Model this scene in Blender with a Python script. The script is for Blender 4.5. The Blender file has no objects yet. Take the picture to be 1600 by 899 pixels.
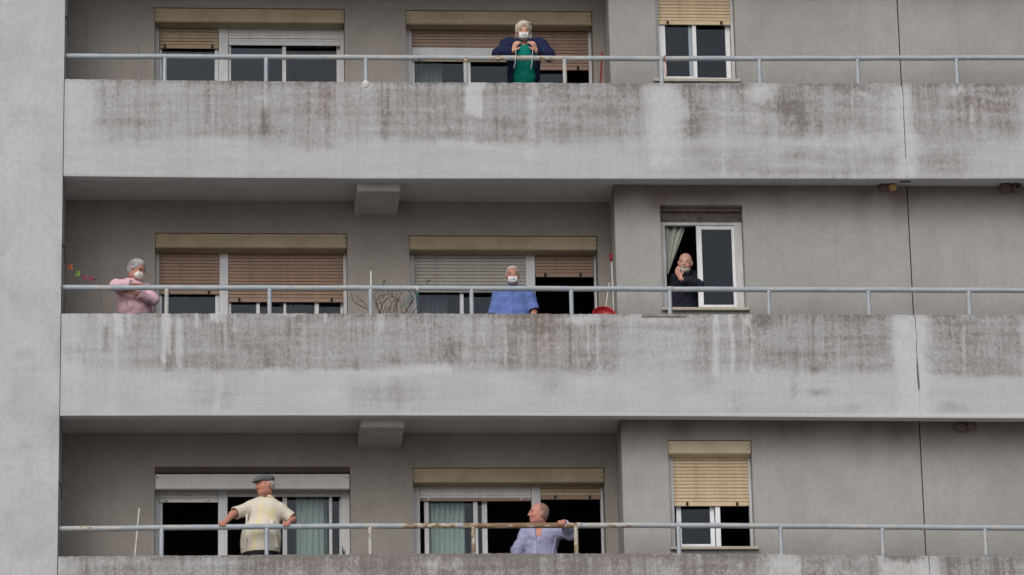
import bpy, bmesh, math, random
import numpy as np
from mathutils import Vector, Matrix, Euler
random.seed(7); rng = np.random.RandomState(11)
S = bpy.context.scene
COL = S.collection
PI = math.pi

# ------------------------------------------------------------------ camera
CX, CY, CZ = 1.8127, -43.8257, -16.4088
YAW, PITCH, ROLL, FPX = 0.07829, 0.30651, -0.02112, 6365.3
_fw = np.array([math.sin(YAW)*math.cos(PITCH), math.cos(YAW)*math.cos(PITCH), math.sin(PITCH)])
_r = np.array([math.cos(YAW), -math.sin(YAW), 0.0]); _u = np.cross(_r, _fw)
_r2 = _r*math.cos(ROLL)+_u*math.sin(ROLL); _u2 = -_r*math.sin(ROLL)+_u*math.cos(ROLL)
cam_d = bpy.data.cameras.new('camera'); cam = bpy.data.objects.new('camera', cam_d); COL.objects.link(cam)
M = Matrix(((_r2[0], _u2[0], -_fw[0], CX), (_r2[1], _u2[1], -_fw[1], CY), (_r2[2], _u2[2], -_fw[2], CZ), (0, 0, 0, 1)))
cam.matrix_world = M
cam_d.sensor_width = 36; cam_d.sensor_fit = 'HORIZONTAL'; cam_d.lens = FPX*36/1600
cam_d.clip_start = 0.5; cam_d.clip_end = 3000
S.camera = cam

def ray(px, py):
    return _fw*FPX + _r2*(px-800) + _u2*(449.5-py)
def PT(px, py, Y):
    """world point seen at photo pixel (px,py) on the vertical plane y=Y"""
    d = ray(px, py); t = (Y-CY)/d[1]
    return np.array([CX+d[0]*t, Y, CZ+d[2]*t])
def WX(px, py, Y): return float(PT(px, py, Y)[0])
def WZ(px, py, Y): return float(PT(px, py, Y)[2])

# ------------------------------------------------------------------ light
SUN_EL, SUN_AZ = math.radians(40), math.radians(203)      # sun in front of the facade, a little to the left
w = bpy.data.worlds.new('World'); S.world = w; w.use_nodes = True
nt = w.node_tree; nt.nodes.clear()
wo = nt.nodes.new('ShaderNodeOutputWorld'); bg = nt.nodes.new('ShaderNodeBackground')
sky = nt.nodes.new('ShaderNodeTexSky'); sky.sky_type = 'NISHITA'; sky.sun_disc = False
sky.sun_elevation = SUN_EL; sky.sun_rotation = SUN_AZ; sky.dust_density = 4; sky.air_density = 1.0; sky.ozone_density = 1
hs = nt.nodes.new('ShaderNodeHueSaturation'); hs.inputs['Saturation'].default_value = 0.50
nt.links.new(sky.outputs[0], hs.inputs['Color']); nt.links.new(hs.outputs[0], bg.inputs[0])
bg.inputs[1].default_value = 0.15; nt.links.new(bg.outputs[0], wo.inputs[0])
sd = bpy.data.lights.new('sun', 'SUN'); sd.energy = 0.7; sd.angle = math.radians(45); sd.color = (1, 0.97, 0.93)
so = bpy.data.objects.new('sun', sd); COL.objects.link(so)
_sdir = Vector((math.sin(SUN_AZ)*math.cos(SUN_EL), math.cos(SUN_AZ)*math.cos(SUN_EL), math.sin(SUN_EL)))
so.rotation_euler = _sdir.to_track_quat('Z', 'Y').to_euler(); so.location = (0, -30, 30)
S.view_settings.view_transform = 'Standard'; S.view_settings.look = 'None'
S.view_settings.exposure = 0.0; S.view_settings.gamma = 1
S.render.engine = 'CYCLES'
S.render.resolution_x = 1024; S.render.resolution_y = 575

# ------------------------------------------------------------------ helpers
def props(o, label=None, cat=None, group=None, kind=None):
    if label: o['label'] = label
    if cat: o['category'] = cat
    if group: o['group'] = group
    if kind: o['kind'] = kind
    return o
def thing(name, label, cat, loc, group=None):
    o = bpy.data.objects.new(name, None); COL.objects.link(o); o.location = loc; o.empty_display_size = .1
    return props(o, label, cat, group)
def wloc(o):
    v = Vector((0, 0, 0))
    while o: v += o.location; o = o.parent
    return v
def link(name, me, mat=None, parent=None, **k):
    o = bpy.data.objects.new(name, me); COL.objects.link(o)
    if mat and not me.materials: me.materials.append(mat)
    if parent:
        o.parent = parent; o.location = -wloc(parent)
    return props(o, **k)
def mesh_from(verts, faces, name='m', smooth=False, cols=None):
    me = bpy.data.meshes.new(name)
    me.from_pydata([tuple(map(float, v)) for v in verts], [], [tuple(map(int, f)) for f in faces])
    if smooth: me.polygons.foreach_set('use_smooth', [True]*len(me.polygons))
    if cols is not None:
        a = me.color_attributes.new('tint', 'FLOAT_COLOR', 'POINT')
        c = np.ones((len(verts), 4), dtype=np.float32); c[:, :np.shape(cols)[-1]] = cols
        a.data.foreach_set('color', c.ravel())
    me.update(); return me
class MB:
    def __init__(s): s.v = []; s.f = []
    def box(s, x0, x1, y0, y1, z0, z1):
        n = len(s.v)
        s.v += [(x0, y0, z0), (x1, y0, z0), (x1, y1, z0), (x0, y1, z0), (x0, y0, z1), (x1, y0, z1), (x1, y1, z1), (x0, y1, z1)]
        s.f += [tuple(n+i for i in q) for q in ((0, 3, 2, 1), (4, 5, 6, 7), (0, 1, 5, 4), (1, 2, 6, 5), (2, 3, 7, 6), (3, 0, 4, 7))]
        return s
    def prism_x(s, prof, x0, x1):
        n = len(s.v); k = len(prof)
        s.v += [(x0, y, z) for y, z in prof]+[(x1, y, z) for y, z in prof]
        s.f += [(n+i, n+(i+1) % k, n+k+(i+1) % k, n+k+i) for i in range(k)]
        s.f += [tuple(n+i for i in range(k))[::-1], tuple(n+k+i for i in range(k))]
        return s
    def tube(s, pts, rad, seg=8):
        pts = [np.array(p, float) for p in pts]; n0 = len(s.v); N = len(pts)
        if not hasattr(rad, '__len__'): rad = [rad]*N
        up = None
        for i, p in enumerate(pts):
            t = pts[min(i+1, N-1)]-pts[max(i-1, 0)]; t = t/(np.linalg.norm(t)+1e-9)
            if up is None:
                a = np.array([0, 0, 1.]) if abs(t[2]) < .9 else np.array([1., 0, 0])
                up = np.cross(t, a)
            up = up-t*(up@t); up /= np.linalg.norm(up)+1e-9; b = np.cross(t, up)
            for j in range(seg):
                c = 2*PI*j/seg; s.v.append(tuple(p+rad[i]*(up*math.cos(c)+b*math.sin(c))))
        for i in range(N-1):
            for j in range(seg):
                a = n0+i*seg+j; b2 = n0+i*seg+(j+1) % seg
                s.f.append((a, b2, b2+seg, a+seg))
        s.f.append(tuple(n0+j for j in range(seg))[::-1]); s.f.append(tuple(n0+(N-1)*seg+j for j in range(seg)))
        return s
    def mesh(s, smooth=False, name='m', bevel=0, fix=True, cols=None):
        me = mesh_from(s.v, s.f, name, smooth, cols)
        if cols is None and (fix or bevel):
            bm = bmesh.new(); bm.from_mesh(me)
            bmesh.ops.recalc_face_normals(bm, faces=bm.faces)
            if bevel: bmesh.ops.bevel(bm, geom=list(bm.edges), offset=bevel, segments=1, affect='EDGES', profile=.5)
            bm.to_mesh(me); bm.free()
            if smooth: me.polygons.foreach_set('use_smooth', [True]*len(me.polygons))
        return me
    def build(s, name, mat, parent=None, smooth=False, bevel=0, **k):
        return link(name, s.mesh(smooth, name, bevel), mat, parent, **k)
def topbuild(mb, name, mat, label, cat, group=None, smooth=False, bevel=0, kind=None):
    """one-mesh thing with its origin at its base"""
    me = mb.mesh(smooth, name, bevel)
    co = np.array([v.co[:] for v in me.vertices]); c = np.array([co[:, 0].mean(), co[:, 1].mean(), co[:, 2].min()])
    me.transform(Matrix.Translation(Vector(-c)))
    o = link(name, me, mat); o.location = c
    return props(o, label, cat, group, kind)

# ------------------------------------------------------------------ materials
class NT:
    def __init__(s, name):
        s.m = bpy.data.materials.new(name); s.m.use_nodes = True; s.t = s.m.node_tree
        s.b = s.t.nodes['Principled BSDF']; s.out = s.t.nodes['Material Output']
    def n(s, typ, **k):
        x = s.t.nodes.new(typ)
        for a, b in k.items(): setattr(x, a, b)
        return x
    def l(s, a, b): s.t.links.new(a, b)
    def val(s, inp, v):
        if hasattr(v, 'is_linked') or hasattr(v, 'links'): s.l(v, inp)
        else: inp.default_value = v
    def coord(s, scale=(1, 1, 1), loc=(0, 0, 0)):
        tc = s.n('ShaderNodeTexCoord'); mp = s.n('ShaderNodeMapping'); s.l(tc.outputs['Object'], mp.inputs[0])
        mp.inputs['Scale'].default_value = scale; mp.inputs['Location'].default_value = loc
        return mp.outputs[0]
    def noise(s, co, scale, detail=4, rough=.55, dist=0):
        x = s.n('ShaderNodeTexNoise'); s.l(co, x.inputs['Vector'])
        x.inputs['Scale'].default_value = scale; x.inputs['Detail'].default_value = detail
        x.inputs['Roughness'].default_value = rough; x.inputs['Distortion'].default_value = dist
        return x.outputs['Fac']
    def mth(s, op, a, b=0.0, c=0.0, clamp=False):
        x = s.n('ShaderNodeMath', operation=op); x.use_clamp = clamp
        s.val(x.inputs[0], a); s.val(x.inputs[1], b); s.val(x.inputs[2], c); return x.outputs[0]
    def rng(s, v, a, b, c=0.0, d=1.0):
        x = s.n('ShaderNodeMapRange'); s.val(x.inputs[0], v)
        for i, q in enumerate((a, b, c, d)): x.inputs[i+1].default_value = q
        return x.outputs[0]
    def mix(s, f, a, b):
        x = s.n('ShaderNodeMix', data_type='RGBA'); s.val(x.inputs[0], f)
        for i, q in ((6, a), (7, b)):
            if isinstance(q, tuple): x.inputs[i].default_value = (*q[:3], 1)
            else: s.l(q, x.inputs[i])
        return x.outputs[2]
    def attr(s, name='tint'):
        x = s.n('ShaderNodeAttribute'); x.attribute_name = name; return x
    def bump(s, h, st=.3, d=.01):
        x = s.n('ShaderNodeBump'); s.val(x.inputs['Height'], h); x.inputs['Strength'].default_value = st; x.inputs['Distance'].default_value = d
        s.l(x.outputs[0], s.b.inputs['Normal'])
    def base(s, c, rough=.8, spec=.3, metal=0):
        s.val(s.b.inputs['Base Color'], (*c, 1) if isinstance(c, tuple) else c)
        s.val(s.b.inputs['Roughness'], rough); s.b.inputs['Specular IOR Level'].default_value = spec; s.b.inputs['Metallic'].default_value = metal
        return s.m

def mat_simple(name, c, rough=.6, var=.15, scale=12, spec=.3, metal=0, bumpst=0.0):
    t = NT(name); co = t.coord()
    n = t.noise(co, scale, 5, .6); f = t.rng(n, .3, .7)
    lo = tuple(x*(1-var) for x in c); hi = tuple(min(1, x*(1+var)) for x in c)
    if bumpst: t.bump(n, bumpst, .01)
    return t.base(t.mix(f, lo, hi), rough, spec, metal)

def mat_parapet():
    t = NT('weathered_plaster'); co = t.coord()
    at = t.attr(); sep = t.n('ShaderNodeSeparateColor'); t.l(at.outputs['Color'], sep.inputs[0])
    st, wh, warm = sep.outputs[0], sep.outputs[1], sep.outputs[2]
    big = t.noise(t.coord((1, 1, 1.2)), 1.7, 5, .6)
    streak = t.noise(t.coord((7, 3, .6)), 1.0, 6, .6, .4)
    streak2 = t.noise(t.coord((26, 3, 1.1)), 1.0, 4, .6)
    band = t.noise(t.coord((.8, 1, 9)), 1.0, 4, .6)
    mid = t.noise(co, 7, 6, .65, .3)
    fine = t.noise(co, 60, 5, .75)
    grain = t.noise(co, 170, 3, .7)
    # amount of grime = hand-placed map broken up by streaks, bands, drips and mottling
    tt = at.outputs['Alpha']
    med = t.noise(t.coord((1, 1, .8)), 24, 6, .7, .3)
    drip = t.rng(t.noise(t.coord((13, 3, .30), (3, 0, 0)), 1.0, 5, .7), .50, .64)
    drip2 = t.rng(t.noise(t.coord((34, 3, .7), (8, 0, 0)), 1.0, 4, .65), .52, .66)
    n = t.mth('MULTIPLY', streak, .24); n = t.mth('MULTIPLY_ADD', streak2, .16, n); n = t.mth('MULTIPLY_ADD', band, .26, n)
    n = t.mth('MULTIPLY_ADD', mid, .20, n); n = t.mth('MULTIPLY_ADD', big, .16, n)
    pat = t.rng(n, .42, .61)
    stn = t.mth('MULTIPLY', st, t.rng(big, .30, .60, .70, 1.08))
    fadeo = t.rng(tt, .0, .80, 1.0, .10)
    stn = t.mth('MULTIPLY_ADD', t.mth('MULTIPLY', drip, fadeo), t.mth('MULTIPLY_ADD', st, .42, .16), stn)
    stn = t.mth('MULTIPLY_ADD', t.mth('MULTIPLY', drip2, fadeo), t.mth('MULTIPLY', st, .28), stn)
    edge = t.mth('MULTIPLY', t.rng(tt, .0, .055, 1.0, .0), t.rng(med, .36, .58))
    stn = t.mth('MULTIPLY_ADD', edge, .55, stn)
    a = t.mth('MULTIPLY', stn, t.mth('MULTIPLY_ADD', pat, .62, .40))
    a = t.mth('ADD', a, t.mth('MULTIPLY', pat, .17))
    k1 = t.mth('MULTIPLY_ADD', stn, 1.05, .46)
    a = t.mth('MULTIPLY_ADD', t.mth('SUBTRACT', med, .5), k1, a)
    a = t.mth('MULTIPLY_ADD', t.mth('SUBTRACT', fine, .5), t.mth('MULTIPLY', k1, 1.0), a)
    f = t.rng(a, .0, 1.22)
    clean = t.mix(t.rng(big, .35, .65), (.405, .415, .437), (.470, .482, .505))
    clean = t.mix(t.mth('MULTIPLY', t.rng(band, .45, .62), .22), clean, (.40, .405, .39))
    tone = t.mix(t.rng(mid, .3, .7), (.125, .114, .106), (.178, .165, .156))
    tone = t.mix(t.mth('MULTIPLY', warm, .7), tone, (.175, .13, .11))
    c = t.mix(f, clean, tone)
    # black speckle where algae sits in the pores
    sp = t.mth('MULTIPLY', t.rng(fine, .54, .66), t.mth('MULTIPLY', t.rng(stn, .25, 1.1), t.rng(med, .45, .60)))
    c = t.mix(t.mth('MULTIPLY', sp, .55), c, (.085, .076, .068))
    # flecks where the top skim has flaked off
    fl = t.mth('MULTIPLY', t.rng(t.noise(t.coord((1, 1, 1.6), (5, 0, 2)), 46, 5, .75), .57, .66), t.rng(mid, .44, .60))
    c = t.mix(t.mth('MULTIPLY', fl, .45), c, (.52, .525, .53))
    # lime runs and bare light patches
    wb = t.mth('SUBTRACT', t.mth('ADD', t.mth('MULTIPLY', t.noise(t.coord((1, 1, .45)), 24, 5, .7), .6), t.mth('MULTIPLY', mid, .4)), .5)
    wn = t.mth('MULTIPLY_ADD', wb, 3.0, wh)
    wf = t.mth('MULTIPLY', t.rng(wn, .20, 1.15), t.rng(wh, .02, .25))
    c = t.mix(t.mth('MULTIPLY', wf, .80), c, (.50, .51, .52))
    c = t.mix(t.mth('MULTIPLY', t.rng(grain, .38, .70), .22), c, (.29, .285, .28))
    c = t.mix(t.mth('MULTIPLY', t.rng(tt, .982, .992), .6), c, (.50, .50, .50))
    h = t.mth('MULTIPLY_ADD', fine, .5, t.mth('MULTIPLY', mid, 1.2))
    t.bump(h, .35, .012)
    return t.base(c, .92, .15)

def mat_wall(name, c1, c2, dirt=(.16, .13, .10), amount=.5, patch=.28):
    """rendered wall; attribute r = grime"""
    t = NT(name); co = t.coord()
    big = t.noise(co, .9, 5, .6); mid = t.noise(t.coord((3, 3, 1.3)), 1.6, 6, .65, .4); fine = t.noise(co, 90, 4, .7)
    at = t.attr(); sep = t.n('ShaderNodeSeparateColor'); t.l(at.outputs['Color'], sep.inputs[0])
    c = t.mix(t.rng(big, .35, .65), c1, c2)
    a = t.mth('MULTIPLY_ADD', t.mth('SUBTRACT', mid, .5), 1.2, sep.outputs[0])
    a = t.mth('MULTIPLY', a, sep.outputs[0])
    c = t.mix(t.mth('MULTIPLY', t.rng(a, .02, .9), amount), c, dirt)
    med = t.noise(t.coord((1, 1, .8), (2, 1, 4)), 20, 6, .7, .3); lrg = t.noise(t.coord((1, 1, .7), (7, 0, 1)), 2.6, 6, .7, .8)
    c = t.mix(t.mth('MULTIPLY', t.rng(lrg, .46, .66), patch), c, tuple(x*.70 for x in c1))
    c = t.mix(t.mth('MULTIPLY', t.rng(lrg, .30, .44, 1, 0), patch*.6), c, tuple(min(1, x*1.22) for x in c2))
    c = t.mix(t.mth('MULTIPLY', t.rng(med, .47, .64), patch*.8), c, tuple(x*.66 for x in c1))
    c = t.mix(t.mth('MULTIPLY', t.rng(fine, .42, .70), .20), c, tuple(x*.6 for x in c1))
    c = t.mix(t.mth('MULTIPLY', t.rng(t.noise(t.coord((16, 3, .4)), 1, 4, .6), .52, .68), patch*.6), c, tuple(x*.75 for x in c1))
    t.bump(t.mth('MULTIPLY_ADD', fine, .4, mid), .25, .01)
    return t.base(c, .93, .12)

def mat_rail():
    t = NT('chipped_blue_paint'); co = t.coord()
    at = t.attr(); sep = t.n('ShaderNodeSeparateColor'); t.l(at.outputs['Color'], sep.inputs[0]); r = sep.outputs[0]
    n = t.noise(t.coord((.5, 1, 1)), 28, 6, .7, .6); n2 = t.noise(co, 9, 3, .5); f = t.noise(co, 90, 4, .7)
    paint = t.mix(t.rng(n2, .35, .65), (.27, .31, .355), (.33, .37, .405))
    a = t.mth('ADD', t.mth('MULTIPLY', t.mth('SUBTRACT', n, .5), 2.4), t.mth('MULTIPLY_ADD', r, .95, -.66))
    a = t.mth('ADD', a, t.mth('MULTIPLY', t.mth('SUBTRACT', n2, .5), .6))
    rustc = t.mix(t.rng(f, .35, .65), (.12, .070, .045), (.27, .175, .10))
    under = t.mix(t.rng(f, .4, .6), (.40, .35, .27), (.42, .40, .37))
    c = t.mix(t.rng(a, -.32, -.12), paint, under)
    c = t.mix(t.rng(a, -.02, .12), c, rustc)
    t.bump(t.mth('MULTIPLY_ADD', n, 1, f), .3, .004)
    return t.base(c, t.rng(a, -.1, .1, .45, .9), .4)

def mat_glass():
    t = NT('window_glass'); t.t.nodes.remove(t.b)
    gl = t.n('ShaderNodeBsdfGlossy'); gl.inputs['Roughness'].default_value = .03; gl.inputs['Color'].default_value = (.80, .88, 1, 1)
    tr = t.n('ShaderNodeBsdfTransparent'); tr.inputs['Color'].default_value = (.84, .88, .89, 1)
    fr = t.n('ShaderNodeFresnel'); fr.inputs['IOR'].default_value = 1.6
    bp = t.n('ShaderNodeBump'); bp.inputs['Strength'].default_value = .02; bp.inputs['Distance'].default_value = .05
    t.l(t.noise(t.coord(), 2.0, 1), bp.inputs['Height']); t.l(bp.outputs[0], gl.inputs['Normal'])
    mx = t.n('ShaderNodeMixShader'); t.l(t.mth('MULTIPLY', fr.outputs[0], .36, clamp=True), mx.inputs[0])
    t.l(tr.outputs[0], mx.inputs[1]); t.l(gl.outputs[0], mx.inputs[2]); t.l(mx.outputs[0], t.out.inputs[0])
    return t.m

def mat_tint(name, rough=.85, scale=40, var=.16, bumpst=.25, bd=.004, sub=0, spec=.25, sheen=0, folds=0):
    """colour comes from the mesh's own tint (cloth prints, skin tones), broken by fine noise"""
    t = NT(name); co = t.coord(); n = t.noise(co, scale, 4, .65); n2 = t.noise(co, 7, 4, .6)
    at = t.attr(); hsn = t.n('ShaderNodeHueSaturation'); t.l(at.outputs['Color'], hsn.inputs['Color'])
    t.l(t.rng(t.mth('ADD', t.mth('MULTIPLY', n, .5), t.mth('MULTIPLY', n2, .5)), .3, .7, 1-var, 1+var), hsn.inputs['Value'])
    if folds:
        wv = t.noise(t.coord((1.4, 1, .8)), 11, 2, .5, 1.6); fo = t.mth('ABSOLUTE', t.mth('SUBTRACT', wv, .5)); wv2 = t.noise(t.coord((1, 1, 1.5)), 23, 2, .5, 1.2); fo2 = t.mth('ABSOLUTE', t.mth('SUBTRACT', wv2, .5))
        t.bump(t.mth('ADD', t.mth('MULTIPLY', n, .12), t.mth('ADD', t.mth('MULTIPLY', fo, 3.0), t.mth('MULTIPLY', fo2, 1.3))), bumpst, folds)
    else: t.bump(t.mth('ADD', n, t.mth('MULTIPLY', n2, 2.0)), bumpst, bd)
    if sub:
        t.b.inputs['Subsurface Weight'].default_value = sub; t.b.inputs['Subsurface Radius'].default_value = (.012, .004, .002)
    return t.base(hsn.outputs[0], rough, spec)

def mat_worn(name, c, dirt, amt=.35, rough=.5, vert=True):
    t = NT(name); s1 = t.noise(t.coord((1.2, 1, 1) if not vert else (2.5, 1, .8)), 2.5, 6, .65, .5); s2 = t.noise(t.coord(), 30, 4, .7)
    cc = t.mix(t.rng(s2, .3, .7), tuple(x*.93 for x in c), tuple(min(1, x*1.05) for x in c))
    cc = t.mix(t.mth('MULTIPLY', t.rng(s1, .42, .7), amt), cc, dirt)
    return t.base(cc, rough, .35)

PARA = mat_parapet()
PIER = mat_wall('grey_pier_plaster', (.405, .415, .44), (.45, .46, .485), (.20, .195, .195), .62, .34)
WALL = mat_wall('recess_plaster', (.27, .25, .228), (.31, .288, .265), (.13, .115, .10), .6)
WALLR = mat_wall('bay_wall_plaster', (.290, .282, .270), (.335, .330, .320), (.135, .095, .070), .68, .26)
CEIL = mat_wall('ceiling_plaster', (.52, .495, .475), (.58, .555, .535), (.12, .10, .085), .75)
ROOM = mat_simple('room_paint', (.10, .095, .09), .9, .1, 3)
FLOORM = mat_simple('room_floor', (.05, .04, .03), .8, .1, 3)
GLASS = mat_glass()
WHITE = mat_worn('white_frame', (.66, .67, .70), (.40, .38, .36), .40, .45)
FRAMEW = mat_worn('grimy_frame', (.50, .51, .53), (.24, .22, .20), .6, .5)
WHITE2 = mat_worn('white_shutter', (.66, .66, .66), (.42, .40, .37), .35, .5)
GREYSH = mat_worn('grey_beige_shutter', (.42, .40, .36), (.28, .25, .22), .4, .55)
TAN = mat_worn('tan_shutter', (.40, .30, .195), (.22, .16, .10), .4, .55)
BROWN = mat_worn('brown_shutter', (.33, .225, .165), (.20, .14, .10), .4, .55)
BEIGE = mat_worn('beige_shutter', (.52, .41, .27), (.30, .22, .14), .35, .5)
BOXC = mat_worn('cream_box', (.38, .31, .205), (.20, .15, .09), .5, .6, False)
BOXW = mat_worn('white_box', (.60, .585, .56), (.42, .40, .37), .35, .5)
GAPSHADE = mat_worn('gap_shade', (.09, .065, .055), (.04, .03, .03), .5, .9)  # shade of the gap over the box, put into the colour
HOLLOW = mat_simple('hollow_shade', (.12, .10, .09), .95, .3, 14)  # shade inside the open shutter hollow, put into the colour
SILL = mat_worn('stone_sill', (.47, .42, .36), (.28, .22, .17), .5, .7, False)
RUBBER = mat_simple('dark_rubber', (.02, .017, .015), .6, .2)
RAIL = mat_rail()
MUD = mat_simple('dried_mud', (.135, .105, .08), .98, .45, 60, bumpst=.9)
MUDY = mat_simple('ochre_mud', (.50, .33, .14), .95, .3, 60, bumpst=.7)
ASPH = mat_simple('pale_paving', (.30, .285, .27), .9, .2, 3)
CURT = mat_simple('green_curtain', (.66, .72, .66), .9, .06, 8)
CURTG = mat_simple('grey_curtain', (.20, .21, .22), .9, .06, 8)
CURTB = mat_simple('beige_curtain', (.38, .39, .34), .9, .06, 8)
METAL = mat_simple('dull_metal', (.35, .35, .36), .4, .15, metal=.6)
DMETAL = mat_simple('dark_metal', (.03, .035, .04), .5, .15)
WPOLE = mat_simple('white_stick', (.55, .55, .52), .5, .1)
REDP = mat_simple('red_plastic', (.30, .012, .018), .35, .12, 6, spec=.5)
REDS = mat_simple('red_stick', (.22, .03, .03), .5, .15)
TWIG = mat_simple('dry_twig', (.12, .085, .06), .9, .35, 40)
LEAF = mat_simple('dull_leaf', (.06, .075, .035), .7, .3, 30)
LEAFT = mat_simple('teal_ribbon', (.10, .22, .24), .7, .3, 30)
CACT = mat_simple('cactus_green', (.04, .055, .03), .8, .3, 30)
SKIN = mat_tint('skin', .55, 90, .07, .12, .002, .12, .35)
CLOTH = mat_tint('cloth', .9, 55, .05, .30, .006, folds=.022)
HAIRM = mat_tint('hair', .75, 130, .35, .6, .004)

# ------------------------------------------------------------------ main dimensions
H = 2.8; PAR = 1.19; CEILUP = .084; YW = .44; YB = 1.077; PT_ = .15   # storey, parapet, ceiling rise, bay wall plane, recess wall plane
XC, XCOR, XK = .179, 6.489, 9.907
XL, XR = -3.2, 13.6
FLOORZ = -.75
GROUND = CZ-1.7
def floor_z(k): return -k*H+FLOORZ
def ceil_z(k): return (1-k)*H-PAR+CEILUP

# ground
g = topbuild(MB().box(-900, 900, -900, 900, GROUND-.5, GROUND), 'ground', ASPH, None, None, kind='structure')

B = thing('apartment_building', 'grey weathered concrete apartment block with long balconies filling the whole picture', 'building', (6, 0, GROUND))

# ---- parapets
def smooth(a, b, x): t = np.clip((x-a)/(b-a), 0, 1); return t*t*(3-2*t)
def rect(px, t, x0, x1, t0, t1, fx=6, ft=.05):
    return smooth(x0-fx, x0+fx, px)*(1-smooth(x1-fx, x1+fx, px))*smooth(t0-ft, t0+ft, t)*(1-smooth(t1-ft, t1+ft, t))
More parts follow.
